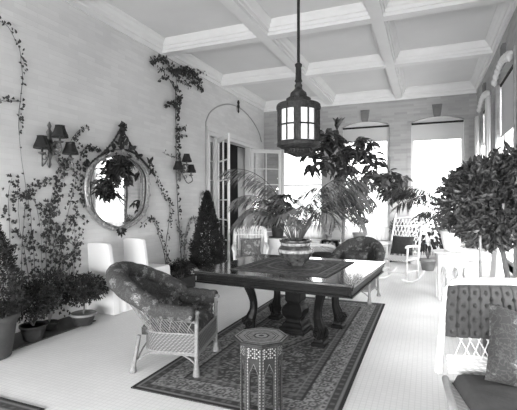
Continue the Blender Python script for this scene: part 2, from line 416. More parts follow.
# white scalloped hood mouldings with urn finials over the two far right windows
for k, (a, c) in enumerate(right_ops[:2]):
    o = MB(); pts = [(XR-.035, a+(c-a)*i/16, 3.52+.16*math.sin(PI*i/16)**.7) for i in range(17)]
    o.tube(pts, .03, 6)
    for i in range(9):
        y = a+(c-a)*(i+.5)/9; o.lathe([(.0,-.09),(.045,-.05),(.05,0),(.02,.05)], (XR-.05, y, 3.5+.15*math.sin(PI*(i+.5)/9)), 8)
    struct(o.build('trim_%d' % (6+k), paint, smooth=True))
# light side curtains at the far right windows
for k, (y0, y1) in enumerate(((9.90, 10.18), (8.10, 8.42))):
    def cur(i, j, y0=y0, y1=y1):
        y = y0+(y1-y0)*i; z = .25+3.1*j
        w_ = 1-.35*math.sin(PI*min(1, j*1.1))
        y = (y0+y1)/2+(y-(y0+y1)/2)*w_
        return (XR-.10+.03*math.sin(i*26), y, z)
    o = MB().grid(cur, 40, 14).build('window_curtain', sheer_m, smooth=True, solid=.004)
    tag(o, ('white gathered curtain hanging in the far right corner, beyond both side windows', 'white gathered curtain hanging between the two right side windows')[k], 'curtain', 'curtains on the right wall')

# ---- left doorway
door = semp('door_1', (XL, 9.03, 0))
def dl(y): return y-9.03
b = MB()
b.box((-.06, dl(DY0)+.035, DZ/2), (.2,.07,DZ)); b.box((-.06, dl(DY1)-.035, DZ/2), (.2,.07,DZ)); b.box((-.06, dl(9.03), DZ-.04), (.2, DY1-DY0-.14, .08))
b.box((-.06, dl(8.12), (DZ-.08)/2), (.14,.06,DZ-.08)); b.box((-.06, dl(9.98), (DZ-.08)/2), (.14,.06,DZ-.08))
b.box((.015, dl(9.03), DZ+.05), (.05, DY1-DY0+.1, .09))
b.build('door_frame', paint, door, bevel=.004)
def glazed(parent, w, h, cols, rows, loc, rz, name, pname='pane'):
    e = bpy.data.objects.new(name, None)
    b = MB(); st = .075
    b.box((st/2,0,h/2),(st,.04,h)); b.box((w-st/2,0,h/2),(st,.04,h)); b.box((w/2,0,.14),(w-2*st,.04,.28)); b.box((w/2,0,h-.05),(w-2*st,.04,.1))
    x0, x1, z0, z1 = st, w-st, .28, h-.1
    for c in range(1, cols): b.box((x0+(x1-x0)*c/cols,0,(z0+z1)/2),(.025,.034,z1-z0))
    for r in range(1, rows): b.box(((x0+x1)/2,0,z0+(z1-z0)*r/rows),(x1-x0,.03,.025))
    o = b.build(name, paint, parent, bevel=.003); o.location = loc; o.rotation_euler = (0,0,rz)
    MB().box(((x0+x1)/2,0,(z0+z1)/2),(x1-x0,.004,z1-z0)).build(pname, glass, o)
    return o
glazed(door, .36, DZ-.1, 1, 6, (-.06, dl(7.77), 0.005), R(90), 'side_light')
glazed(door, .32, DZ-.1, 1, 6, (-.06, dl(10.01), 0.005), R(90), 'side_light')
L1 = glazed(door, .84, DZ-.12, 2, 6, (.03, dl(8.12), .005), math.atan2(-.60, .58), 'door_leaf')
L2 = glazed(door, .84, DZ-.12, 2, 6, (.03, dl(9.98), .005), math.atan2(.46, .62), 'door_leaf')
for Lf in (L1, L2):
    q = MB().tube([(.80,-.02,1.0),(.80,-.07,1.0),(.72,-.08,1.0)], .010, 6); q.box((.80,-.024,1.0),(.03,.006,.16)); q.build('door_handle', brass, Lf)
def cur(i, j):
    y = 9.66+.62*i; return (XL-.20+.02*math.sin(i*40)+.01*math.sin(j*5), y, .03+2.9*j)
o = MB().grid(cur, 60, 8).build('door_curtain', cloth_trans('curtain_cloth', .6, .2), smooth=True, solid=.004)
tag(o, 'pale full length curtain hanging inside the dark left doorway', 'curtain')
# arch moulding over doorway with bronze ornament
pts = []
for k in range(25):
    f = k/24; y = 7.62+(10.78-7.62)*f; pts.append((XL+.012, y, 3.2+.66*math.sin(PI*f)**.6))
o = MB().tube([(XL+.012,7.62,.02)]+pts, .014, 6)
struct(o.build('trim_8', mat('moulding_grey', .4, .6), smooth=True))
o = MB().lathe([(.01,-.16),(.035,-.12),(.02,-.05),(.05,.0),(.03,.06),(.05,.1),(.02,.16)], (0,0,0), 10, sx=.6)
tag(o.build('wall_ornament', iron_b, smooth=True), 'small dark bronze ornament on the crown of the doorway arch', 'ornament', loc=(XL+.035,9.2,3.86))

# ---------------------------------------------------------------- rugs
def rug_cols(nx, ny, w, h, seed, kind):
    rs = random.Random(seed); cols = []
    mot = []
    for k in range(60): mot.append((rs.uniform(0,.5*w), rs.uniform(0,.5*h), rs.uniform(.02,.055), rs.uniform(0,6), rs.choice((4,5,6,8)), rs.choice((0,0,1))))
    off = Vector((seed*3.1, 2, 5))
    for i in range(nx+1):
        for j in range(ny+1):
            x, y = (i/nx-.5)*w, (j/ny-.5)*h
            ax, ay = abs(x), abs(y)
            d = min(w/2-ax, h/2-ay)
            alongside = ay if (w/2-ax) < (h/2-ay) else ax
            if kind == 'main':
                if d < .025: c = .03
                elif d < .05: c = .22
                elif d < .11: c = .06+.07*(math.sin(alongside*70) > .4)*(abs(d-.08) < .018)
                elif d < .125: c = .25
                elif d < .30:
                    q = math.sin(alongside*27); r = math.hypot((math.asin(q))/27*1.0, d-.212)
                    n_ = noise.noise(Vector((ax*38, ay*38, 0))+off)
                    c = .34
                    if r < .042: c = .10
                    if r < .026: c = .32
                    if r < .012: c = .05
                    if r > .042 and n_ > .12: c = .09
                    if r > .042 and n_ < -.25: c = .16
                elif d < .315: c = .04
                elif d < .36: c = .16 if math.sin(alongside*95) > 0 else .09
                elif d < .37: c = .22
                else:
                    fx, fy = ax, ay
                    med = fx/.28+abs(fy)/.72
                    n_ = noise.noise(Vector((fx*30, fy*30, 3))+off)
                    c = .055
                    if n_ > .16: c = .20
                    if n_ < -.33: c = .11
                    if med < 1.0:
                        c = .2 if n_ > -.1 else .07
                        if .9 < med: c = .16
                        if .78 < med < .86: c = .035
                        if med < .45: c = .05+.2*(n_ > 0)
                        if .42 < med < .47: c = .3
                    corner = (.46-fx)/.22+(h/2-.37-fy)/.5
                    if corner < 1.0:
                        c = .2 if n_ > -.05 else .08
                        if corner > .9: c = .15
                    for mx, my, mr, mp, mn, mk in mot[:34]:
                        dx, dy = fx-mx, fy-my; rr = math.hypot(dx, dy)
                        if rr < mr and med > 1.05 and corner > 1.05:
                            g = mr*(.7+.3*math.cos(mn*math.atan2(dy, dx)+mp))
                            if rr < g: c = .27 if rr > g*.35 else .05
            else:
                n_ = noise.noise(Vector((ax*26, ay*26, 1))+off); med = math.hypot(ax/(w*.30), ay/(h*.30))
                if d < .02: c = .03
                elif d < .035: c = .2
                elif d < .12: c = .16 if n_ > -.05 else .05
                elif d < .135: c = .25
                elif d < .16: c = .03
                else:
                    c = .045+.10*(n_ > .12)+.06*(n_ < -.3)
                    if med < 1: c = .14 if n_ > 0 else .05
                    if .9 < med < 1: c = .22
                    if med < .35: c = .2 if n_ > -.1 else .04
            cols.append(c*kscale(kind))
    return cols
def kscale(kind): return .72
def make_rug(name, w, h, cell, seed, kind, m, th=.010):
    nx, ny = int(w/cell), int(h/cell)
    b = MB(); cols = rug_cols(nx, ny, w, h, seed, kind)
    b.grid(lambda i, j: ((i-.5)*w, (j-.5)*h, th), nx, ny)
    e = [((-w/2),-h/2),(w/2,-h/2),(w/2,h/2),(-w/2,h/2)]
    o = len(b.v); b.v += [(x, y, z) for z in (.001, th-.0005) for x, y in e]
    b.f += [(o, o+1, o+5, o+4), (o+1, o+2, o+6, o+5), (o+2, o+3, o+7, o+6), (o+3, o, o+4, o+7), (o+3, o+2, o+1, o)]
    cols += [.05]*8
    return b.build(name, m, cols=cols)
o = make_rug('persian_rug', 1.64, 3.60, .0115, 3, 'main', rug_m)
tag(o, 'large dark patterned oriental rug under the library table', 'rug', loc=(-1.385, 4.46, 0), rz=0)
o = make_rug('persian_rug', 1.4, 1.9, .02, 9, 'main', rug_m)
tag(o, 'dark rug whose corner shows at the bottom left of the photo', 'rug', loc=(-3.25, 1.2, 0))

# ---------------------------------------------------------------- library table
TA = R(-4.5); TC = (-1.41, 4.56)
t = thing('library_table', 'large dark polished library table in the middle of the room', 'table', (*TC, 0.010), TA)
tw, tl, tz = 1.75, 1.60, .75
MB().box((0,0,tz-.015),(tw,tl,.03)).build('tabletop', table_top_m, t, bevel=.006)
b = MB()
for z, ins, hh in ((tz-.045,.012,.03),(tz-.085,.03,.05),(tz-.12,.018,.02)):
    for s_ in (-1,1):
        b.box((s_*(tw/2-ins-.015),0,z),(.03,tl-2*ins,hh)); b.box((0,s_*(tl/2-ins-.015),z),(tw-2*ins-.06,.03,hh))
b.build('apron', dark_wood, t, bevel=.004)
b = MB()   # pedestal
def sq(prof, m=b, c=(0,0,0)): m.lathe(prof, c, 4, rot=PI/4)
sq([(r_*.88, z_) for r_, z_ in [(.25,0),(.25,.03),(.235,.035),(.235,.06),(.20,.075),(.18,.11),(.15,.12),(.135,.15),(.19,.20),(.20,.26),(.16,.31),(.12,.33),(.15,.36),(.15,.60),(.19,.64),(.19,.70)]])
b.build('pedestal', dark_wood, t, bevel=.006)
b = MB(); b.box((0,0,.675),(1.1,.16,.055)); b.box((0,0,.67),(.16,.95,.05)); b.build('under_brace', dark_wood, t)
for i, (sx, sy) in enumerate(((-1,-1),(1,-1),(1,1),(-1,1))):
    b = MB(); ax, ay = sx*.40, sy*.34; ux, uy = Vector((sx*1.0, sy*.8)).normalized()
    prof = [(.10,.70,.060),(.12,.64,.068),(.11,.56,.066),(.06,.47,.058),(.02,.37,.052),(.02,.28,.056),(.05,.21,.070),(.075,.15,.076),(.07,.10,.070),(.05,.06,.06)]
    pts = smoothpath([Vector((ax-ux*.04+ux*o_*.7, ay-uy*.04+uy*o_*.7, z)) for o_, z, _ in prof], 3)
    rr = []
    for k in range(len(prof)-1):
        for q in range(3): rr.append(prof[k][2]*(1-q/3)+prof[k+1][2]*q/3)
    rr.append(prof[-1][2]); b.tube(pts, [r_*.85 for r_ in rr], 8)
    c = Vector((ax-ux*.0, ay-uy*.0, .13))      # scroll volute
    sp = []
    for k in range(22):
        a = k/21*3.4*PI; r_ = .06*(1-k/30)
        sp.append(c+Vector((ux, uy, 0))*(math.cos(a)*r_+.03)+Vector((0,0,1))*math.sin(a)*r_)
    for s2 in (-1,1): b.tube([p_+Vector((-uy, ux, 0))*s2*.05 for p_ in sp], .016, 6)
    b.lathe([(.10,0),(.10,.035),(.075,.045),(.07,.075)], (ax+ux*.01, ay+uy*.01, .003), 4, rot=PI/4)
    b.build('leg', dark_wood, t, smooth=False)
o = make_rug('table_rug', 1.10, 1.14, .011, 5, 'cloth', cloth_m, .006)
tag(o, 'dark patterned rug laid as a cover on the library table', 'table cover', loc=(*TC, .761), rz=R(-4))

# vase
v = thing('jardiniere', 'bulbous glazed vase holding the palm, on the library table', 'vase', (TC[0], TC[1], .7675), 0)
prof = [(.09,0),(.10,.008),(.10,.02),(.14,.06),(.185,.11),(.20,.16),(.19,.205),(.165,.235),(.15,.245),(.165,.262),(.185,.275),(.19,.295),(.175,.30),(.16,.285),(.14,.27)]
m = mat('glazed_ceramic', .05, .2, var=.8, vscale=16, coat=.4)
MB().lathe(prof, n=28).build('vase_body', m, v, smooth=True)
MB().lathe([(.192,.150),(.203,.153),(.203,.185),(.190,.19)], n=28).build('glaze_band', mat('pale_glaze', .28, .2, var=.6, vscale=30), v, smooth=True)
MB().lathe([(.168,.234),(.172,.250),(.176,.262)], n=28).build('neck_band', mat('pale_glaze'), v, smooth=True)
b = MB()

def frond(bs, bl, base, az, el, L, droop, n=26, ll=.2, lw=.016, curl=.0, up0=0.0, hang=.5):
    """arching pinnate palm frond"""
    pts = []; p = Vector(base); e = el; N = 18
    for k in range(N+1):
        pts.append(p.copy()); d = Vector((math.cos(az)*math.cos(e), math.sin(az)*math.cos(e), math.sin(e)))
        p = p+d*(L/N); e -= droop/N*(.1+1.8*k/N); az += curl/N
    bs.tube(pts, [.006*(1-.8*k/N)+.001 for k in range(N+1)], 5)
    s0 = .42
    for k in range(n):
        f = s0+(1-s0)*(k+.5)/n; q = f*N; i = min(int(q), N-1); pp = pts[i].lerp(pts[i+1], q-i); tg = (pts[i+1]-pts[i]).normalized()
        side = tg.cross(Vector((0,0,1)))
        if side.length < .05: side = Vector((-math.sin(az), math.cos(az), 0))
        side.normalize(); l = ll*(.55+.75*math.sin(PI*min(1, (f-s0)/(1-s0)*.85+.12)))
        for s_ in (-1,1):
            dd = side*s_*(.9+rnd(-.2,.2))+tg*rnd(.5,.95)+Vector((0,0,-hang*rnd(.6,1.2)))
            bl.blade(pp, dd, l*rnd(.9,1.1), lw, hang*.8)
    bl.blade(pts[-1], (pts[-1]-pts[-2]), ll*.6, lw, .4)

pl = thing('palm', 'arching feather palm growing out of the vase on the table', 'plant', (TC[0], TC[1], 1.02), 0)
bs, bl = MB(), MB()
# azimuth measured in the room; 'right of the photo' is azimuth ~22 deg
FR = [(204,80,1.35,1.9),(192,72,1.05,2.1),(222,66,.80,2.1),(176,64,.86,1.9),(26,78,1.35,2.1),(12,68,1.12,2.2),(-4,76,1.18,2.3),(38,62,1.1,1.9),(-30,68,.80,2.3),(-62,78,.80,2.2),(120,78,.85,1.6),(78,80,1.0,1.7),(150,80,.75,1.3),(268,74,.66,2.0),(20,86,.80,1.2),(14,82,1.3,2.4),(30,72,1.1,2.5),(8,64,1.0,2.5),(20,70,1.25,2.35),(190,62,.9,2.3),(200,84,1.0,1.6)]
for az, el, L, dr in FR:
    frond(bs, bl, (.03*math.cos(R(az)), .03*math.sin(R(az)), -.04), R(az), R(el), L, dr, n=34, ll=.25, lw=.0145, hang=.45)
bs.build('frond_stem', mat('dark_stem', .05, .6), pl); bl.build('foliage', mat('palm_leaf', .13, .4, var=.6, vscale=4, spec=.25), pl)
MB().lathe([(.13,0),(.13,.005)], n=16).build('soil', soil, v).location = (0,0,.27)

# ---------------------------------------------------------------- wicker armchairs
def U(s, W, yf, ym, yb):
    a = abs(s); sg = 1 if s >= 0 else -1
    if a > .5: return Vector((sg*W, ym+(yf-ym)*(a-.5)/.5, 0))
    th = s/.5*PI/2
    return Vector((W*math.sin(th), ym+(yb-ym)*math.cos(th), 0))
def rimpt(s, dr=0.0):
    p = U(s, .345+dr, -.29, .10, .585+dr)
    a = abs(s); c = math.cos(min(1, a/.56)*PI/2)
    p.z = .565+.255*c**1.1-(.03*(a-.5)/.5 if a > .5 else 0)
    return p
def lowpt(s, z=.30, dr=0.0):
    p = U(s, .295+dr, -.29, .06, .25+dr); p.z = z; return p
def armchair(name, label):
    t = thing(name, label, 'armchair', group='round-backed wicker armchairs')
    N = 64; S = [-1+2*i/N for i in range(N+1)]
    fr = MB()     # rails and lattice
    for z, dr in ((.36,.008),(.20,.012),(.185,.012)): fr.tube([lowpt(s, z, dr) for s in S], .010, 6)
    fr.tube([rimpt(s, .012)-Vector((0,0,.05)) for s in S], .012, 6)
    for z in (.36,.20,.185): fr.tube([(-.30,-.295,z),(.30,-.295,z)], .010, 6)
    K = 52
    for k in range(K):
        for dk in (((3.0, .004), (-2.6, .012)) if k % 3 == 0 else ((3.0, .004),)):
            s0 = -1+2*(k+.5)/K; s1 = s0+2*dk[0]/K
            if not -1 <= s1 <= 1: continue
            pts = []
            for f in (0, .33, .66, 1):
                s = s0+(s1-s0)*f; a, b2 = lowpt(s, .36, .008), rimpt(s, .012)-Vector((0,0,.05))
                pts.append(a.lerp(b2, f))
            fr.tube(pts, .0042, 4)
    # stretchers between legs
    for (a, b2) in (((-.30,-.28),(.30,-.28)),((-.30,.26),(.30,.26)),((-.30,-.28),(-.30,.26)),((.30,-.28),(.30,.26))):
        pts = [Vector((a[0]+(b2[0]-a[0])*f, a[1]+(b2[1]-a[1])*f, .10+.11*math.sin(PI*f)**.7)) for f in [i/10 for i in range(11)]]
        fr.tube(pts, .008, 5); 
    fr.build('lattice_frame', wick_p, t)
    sk = MB()
    sk.grid(lambda i, j: lowpt(-1+2*i, .19+.17*j, .010), 64, 3)
    sk.grid(lambda i, j: Vector((-.30+.60*i, -.296, .19+.17*j)), 12, 3)
    sk.build('woven_skirt', wick, t, solid=.008)
    for sx, sy in ((-1,-1),(1,-1),(1,1),(-1,1)):
        b = MB(); y = -.285 if sy < 0 else .24
        ft = Vector((sx*.305, y+(.06 if sy > 0 else -.0), 0))
        tp = Vector((sx*.30, y, .33 if sy > 0 else .55))
        b.tube([ft, ft+Vector((0,0,.015)), ft.lerp(tp,.12), ft.lerp(tp,.22), ft.lerp(tp,.5), tp], [.030,.034,.026,.019,.018,.018], 9)
        if sy < 0: b.tube([tp, Vector((sx*.33,-.30,.555))], .022, 8)
        b.build('leg', wick_p, t, smooth=True)
    # padded lining
    def lining(i, j):
        s = -.97+1.94*i; a, c = lowpt(s, .40, -.05), rimpt(s, -.035)
        p = a.lerp(c, j); ctr = Vector((0,-.05,p.z)); inw = (ctr-p); inw.z = 0
        if abs(s) > .5: inw = Vector((-1 if s > 0 else 1, 0, 0))
        else: inw.normalize()
        puff = .055*math.sin(PI*j)**.5*(.45+.55*abs(math.sin(i*PI*8))**.5*abs(math.sin(j*PI*2))**.5)
        return p+inw*puff
    MB().grid(lining, 90, 14).build('back_cushion', floral, t, smooth=True, solid=.03)
    # thick padded roll following the rim
    pts = [rimpt(s, .004)+Vector((0,0,.005)) for s in [-.99+1.98*i/96 for i in range(97)]]
    rr = []
    for i in range(97):
        s = -.99+1.98*i/96; a = abs(s)
        r_ = .066+.034*math.cos(min(1,a/.62)*PI/2)
        r_ *= (1-.07*abs(math.cos(i*PI/7))**6)
        if a > .97: r_ *= .8
        rr.append(r_)
    MB().tube(pts, rr, 14).build('padded_roll', floral, t, smooth=True)
    def seat(i, j):
        x, y = (i-.5), (j-.5)
        e = (1-(2*abs(x))**6)*(1-(2*abs(y))**6); return Vector((x*.54, y*.52-.02, .38+.07*max(0,e)**.4+.012*math.cos(x*18)*math.cos(y*18)))
    b = MB().grid(seat, 24, 24); b.box((0,-.02,.355),(.53,.51,.06)); b.build('seat_cushion', floral, t, smooth=True)
    return t
ch = armchair('wicker_armchair', 'wicker armchair with floral padding in the left foreground, side on to the camera')
ch.location = (-2.17,3.28,.0); ch.rotation_euler = (0,0,R(102.5))
ch2 = dup(ch, (-1.05,6.50,.0), R(-7), 'round-backed wicker armchair behind the library table, facing the camera')
b = MB()
def pillow_mesh(w, h, t_, n=18):
    b = MB()
    def f(sgn):
        def g(i, j):
            x, y = 2*i-1, 2*j-1; e = max(0, (1-x**4)*(1-y**4)); pin = 1-.07*(1-abs(x))**0*(1-(abs(x)*abs(y)))
            return Vector((x*w/2*(1-.06*(1-y*y)), sgn*t_/2*e**.5, y*h/2*(1-.06*(1-x*x))))
        return g
    b.grid(f(1), n, n); b.grid(f(-1), n, n); return b
p_ = pillow_mesh(.40,.26,.12).build('cushion', floral2, smooth=True)
tag(p_, 'small floral pillow propped in the armchair behind the table', 'pillow'); p_.location = (-1.06,6.60,.585); p_.rotation_euler = (R(-22),0,R(-7))

# ---------------------------------------------------------------- inlaid octagonal taboret
tp = cam2room(.02, 2.90)
t = thing('taboret', 'small inlaid octagonal side table on the rug in the foreground', 'side table', (*tp, .010), TH+PI/8)
ht = .545
inlay_d = mat('taboret_wood', .022, .45, var=.3, vscale=18, spec=.15); inlay_e = mat('pearl_edge', .13, .4, var=.4, vscale=40); inlay_l = mat('mother_of_pearl', .24, .3, var=.4, vscale=60); inlay_m = mat('inlay_mid', .17, .4, var=.5, vscale=50)
def octa(b, r0, r1, z, rot=0):
    for k in range(8):
        a0, a1 = rot+k*PI/4+PI/8, rot+(k+1)*PI/4+PI/8
        b.add([(r0*math.cos(a0),r0*math.sin(a0),z),(r1*math.cos(a0),r1*math.sin(a0),z),(r1*math.cos(a1),r1*math.sin(a1),z),(r0*math.cos(a1),r0*math.sin(a1),z)], [(0,1,2,3)])
b = MB().lathe([(.185,0),(.20,.006),(.20,.022),(.195,.026)], (0,0,ht-.026), 8, rot=PI/8); b.build('tabletop', inlay_d, t)
for r0, r1, mm_, nm in ((.178,.190,inlay_l,'pearl_border'),(.125,.168,inlay_m,'mosaic_band'),(.108,.118,inlay_l,'pearl_ring'),(.06,.10,inlay_m,'mosaic_ring'),(0.02,.045,inlay_l,'pearl_centre')):
    b = MB(); octa(b, r0, r1, ht+.0008)
    b.build(nm, mm_, t)
b = MB()
for k in range(64):
    a = k/64*2*PI; rr = .146/math.cos(((a-PI/8) % (PI/4))-PI/8)*math.cos(PI/8)
    b.box((rr*math.cos(a), rr*math.sin(a), ht+.0012), (.010,.004,.0008), rz=a+(.8 if k % 2 else -.8))
b.build('pearl_chips', inlay_l, t)
Rb = .150; ap = Rb*math.cos(PI/8); fw = 2*Rb*math.sin(PI/8)
for k in range(8):
    a = k*PI/4+PI/4; nx, ny = math.cos(a), math.sin(a); tx, ty = -ny, nx
    fn = lambda x, z, q: (nx*(ap+q)+tx*x, ny*(ap+q)+ty*x, z)
    h = fw/2; w = .030
    b = MB()
    def R_(x0, x1, z0, z1, q0=-.008, q1=0): b.prism([(x0,z0),(x1,z0),(x1,z1),(x0,z1)], fn, q0, q1)
    R_(-h, -w, 0, .40); R_(w, h, 0, .40); R_(-h, h, .40, ht-.026)
    for q in range(6):   # pointed arch spandrels
        f0, f1 = q/6, (q+1)/6; az = lambda f: .30+.085*(1-(1-f)**1.6)
        for s_ in (-1,1):
            x0, x1 = s_*w*(1-f0), s_*w*(1-f1)
            b.prism([(x0,az(f0)),(x1,az(f1)),(x1,.40),(x0,.40)], fn, -.008, 0)
    o = b.build('side_panel', inlay_d, t)
    b = MB()
    for i in range(6):
        for j in range(5):
            x = -.036+.0145*i; z = .435+.0145*j
            if (i+j) % 2 == 0 or i % 3 == 0: R0 = b.prism([(x-.0045,z-.0045),(x+.0045,z-.0045),(x+.0045,z+.0045),(x-.0045,z+.0045)], fn, 0, .0012)
    b.build('mosaic_panel', inlay_l, o)
    b = MB()
    for q in range(24):
        z = .01+q*.0205
        for s_ in (-1,1): b.prism([(s_*(h-.012)-.004,z),(s_*(h-.012)+.004,z),(s_*(h-.012)+.004,z+.013),(s_*(h-.012)-.004,z+.013)], fn, 0, .001)
    for s_ in (-1,1):
        b.prism([(s_*(w+.005)-.0008,.02),(s_*(w+.005)+.0008,.02),(s_*(w+.005)+.0008,.32),(s_*(w+.005)-.0008,.32)], fn, 0, .001)
        b.prism([(s_*(w+.0045),.32),(s_*(w+.006),.32),(s_*.0018,.394),(0,.391)], fn, 0, .001)
    b.build('pearl_edging', inlay_e, o)

# ---------------------------------------------------------------- hanging lantern
lp = cam2room(.463, 4.75)
t = thing('hanging_lantern', 'big round dark iron lantern hanging on a rod over the table', 'lantern', (*lp, 2.02), 0)
zc = ZC-2.02
MB().lathe([(.028,0),(.028,.02)], (0,0,zc-.02), 12).build('ceiling_cap', iron, t)
MB().tube([(0,0,.98),(0,0,zc-.01)], .017, 10).build('rod', iron, t)
b = MB().lathe([(.03,.855),(.045,.88),(.036,.90),(.033,1.04),(.042,1.055),(.042,1.075),(.02,1.09)], n=14); b.build('rod_socket', iron, t, smooth=True)
b = MB().lathe([(.245,.600),(.24,.612),(.128,.62),(.135,.64),(.138,.665),(.125,.685),(.095,.695),(.098,.715),(.09,.745),(.055,.775),(.04,.80),(.045,.83),(.03,.86)], n=32)
for k in range(36):
    a = k/36*2*PI; b.box((.138*math.cos(a),.138*math.sin(a),.655),(.010,.010,.04),rz=a)
b.build('crown', iron_b, t)
b = MB().lathe([(.225,.12),(.25,.125),(.252,.155),(.245,.175),(.22,.18)], n=36); b.build('lower_band', iron_b, t)
b = MB().lathe([(.222,.53),(.25,.535),(.252,.60),(.24,.61),(.22,.605)], n=36)
for k in range(24):
    a = k/24*2*PI; b.box((.252*math.cos(a),.252*math.sin(a),.57),(.008,.03,.03),rz=a)
b.build('upper_band', iron_b, t)
b = MB().lathe([(.02,.0),(.05,.005),(.09,.025),(.14,.045),(.16,.07),(.15,.09),(.20,.10),(.235,.125)], n=32)
for k in range(28):
    a = k/28*2*PI; b.box((.16*math.cos(a),.16*math.sin(a),.07),(.014,.014,.04),rz=a)
b.build('lower_bowl', iron_b, t)
# six glazed faces; one looks at 15 degrees right of the viewer
base_a = -PI/2+TH+R(21)
for k in range(6):
    ac = base_a+k*PI/3; half = R(23)
    b = MB()
    def pt(a, z, r=.232): return (r*math.cos(a), r*math.sin(a), z)
    b.grid(lambda i, j: pt(ac-half+2*half*i, .18+.35*j, .228), 8, 1)
    gl = b.build('lantern_pane', pane_glow, t, smooth=True)
    b = MB()
    b.grid(lambda i, j: pt(ac+half+ (PI/3-2*half)*i, .17+.37*j, .242), 4, 1)
    b.grid(lambda i, j: pt(ac+half+ (PI/3-2*half)*i, .17+.37*j, .20), 4, 1)
    for q in (ac-half, ac+half): b.tube([pt(q,.17,.24), pt(q,.54,.24)], .012, 5)
    b.build('pillar', iron_b, t)
    b = MB()
    b.tube([pt(ac,.18,.238), pt(ac,.53,.238)], .010, 5); b.tube([pt(ac-half+2*half*i/8, .355, .238) for i in range(9)], .010, 5)
    b.build('glazing_bar', iron, gl)

# ---------------------------------------------------------------- mirror on left wall
mo = [(119,230),(110,227.5),(99,221),(89.8,210),(86.5,197),(85.7,184.5),(87.3,175.4),(91.5,165),(103.8,156),(119.3,151),(131.2,156),(142,165),(147.4,176),(147.9,191),(146.8,203.5),(142.8,214.6),(132.5,224)]
pts = [on_left(u, v_, -4.30) for u, v_ in mo]
c0 = sum(pts, Vector())/len(pts)
t = thing('carved_mirror', 'ornate carved oval mirror hanging on the left wall', 'mirror', (XL, c0.y, c0.z), 0)
loc = lambda p: Vector((p.x-XL, p.y-c0.y, p.z-c0.z))
ring = smoothpath([loc(p) for p in pts]+[loc(pts[0])], 6)[:-1]
b = MB(); b.tube(ring, .030, 8, closed=True)
ring2 = [Vector((p.x+.02, p.y*.935, p.z*.935)) for p in ring]; b.tube(ring2, .012, 6, closed=True)
rr = random.Random(4)
for i, p in enumerate(ring):
    if i % 5 == 0:
        d = Vector((.4, p.y, p.z)).normalized()
        b.lathe([(.004,-.03),(.022,-.01),(.018,.015),(.004,.03)], p+Vector((.03,rr.uniform(-.01,.01),rr.uniform(-.01,.01))), 6)
b.build('mirror_frame', gilt, t, smooth=True)
n_ = len(ring2); b = MB(); b.add([Vector((.06,0,0))]+[Vector((.06-.063*p.y,p.y,p.z)) for p in ring2], [(0, 1+i, 1+(i+1) % n_) for i in range(n_)])
b.build('mirror_glass', mirror_m, t)
b = MB(); b.add([Vector((.004,p.y*1.0,p.z*1.0)) for p in ring]+[Vector((.014,p.y,p.z)) for p in ring], [tuple(range(n_))]+[(i,(i+1)%n_,n_+(i+1)%n_,n_+i) for i in range(n_)]); b.build('backing', mid_wood, t)
bow = loc(on_left(121.5, 127, -4.28)); b = MB()
for k in range(5):
    a = k/5*2*PI; b.tube([bow, bow+Vector((.04, .07*math.cos(a), .06*math.sin(a))), bow+Vector((.03,.09*math.cos(a+.6),.08*math.sin(a+.6))), bow+Vector((.02,.02*math.cos(a+1),.02*math.sin(a+1)))], .018, 5)
for side in ([(121.5,127),(114,140),(105,151),(93,161)], [(121.5,127),(128,140),(136,152),(146,164)]):
    path = smoothpath([loc(on_left(u, v_, -4.29)) for u, v_ in side], 8)
    b.tube(path, .012, 6)
    for p in path[::2]: b.lathe([(.003,-.022),(.022,0),(.003,.022)], p, 6)
b.build('ribbon_festoon', iron_b, t, smooth=True)
b = MB()
for u, v_, L, a in ((118,145,.14,100),(124,145,.14,80),(114,150,.16,150),(128,150,.16,30),(121,136,.14,90),(108,154,.15,160),(135,157,.15,20),(121,150,.12,90),(117,155,.1,200),(126,155,.1,-20),(150,170,.14,-60),(148,163,.14,60),(87,166,.12,120),(121,141,.1,60),(121,141,.1,120)):
    p = loc(on_left(u, v_, -4.29)); d = Vector((.15, math.cos(R(a)), math.sin(R(a))))
    b.leaf(p, d, L, .07, up=Vector((1,0,0)), bend=-.2, fold=.2); b.leaf(p, Vector((.2,math.cos(R(a+50)),math.sin(R(a+50)))), L*.7, .05, up=Vector((1,0,0)))
    b.leaf(p, Vector((.2,math.cos(R(a-50)),math.sin(R(a-50)))), L*.7, .05, up=Vector((1,0,0)))
b.tube(smoothpath([loc(on_left(u, v_, -4.30)) for u, v_ in ((88,166),(104,154),(121,150),(136,154),(149,168))], 6), .012, 5); b.tube([loc(on_left(121,127,-4.30)), loc(on_left(121,152,-4.30))], .012, 5)
b.build('carved_crest', iron_b, t, solid=.008)
p = loc(on_left(119, 233, -4.29)); b = MB()
for a in (-90,-50,-130,-20,-160,180,0): b.leaf(p+Vector((0,0,.05)), Vector((.2, math.cos(R(a)), math.sin(R(a)))), .13, .05, up=Vector((1,0,0)), bend=-.2)
b.build('lower_finial', iron_b, t, solid=.012)

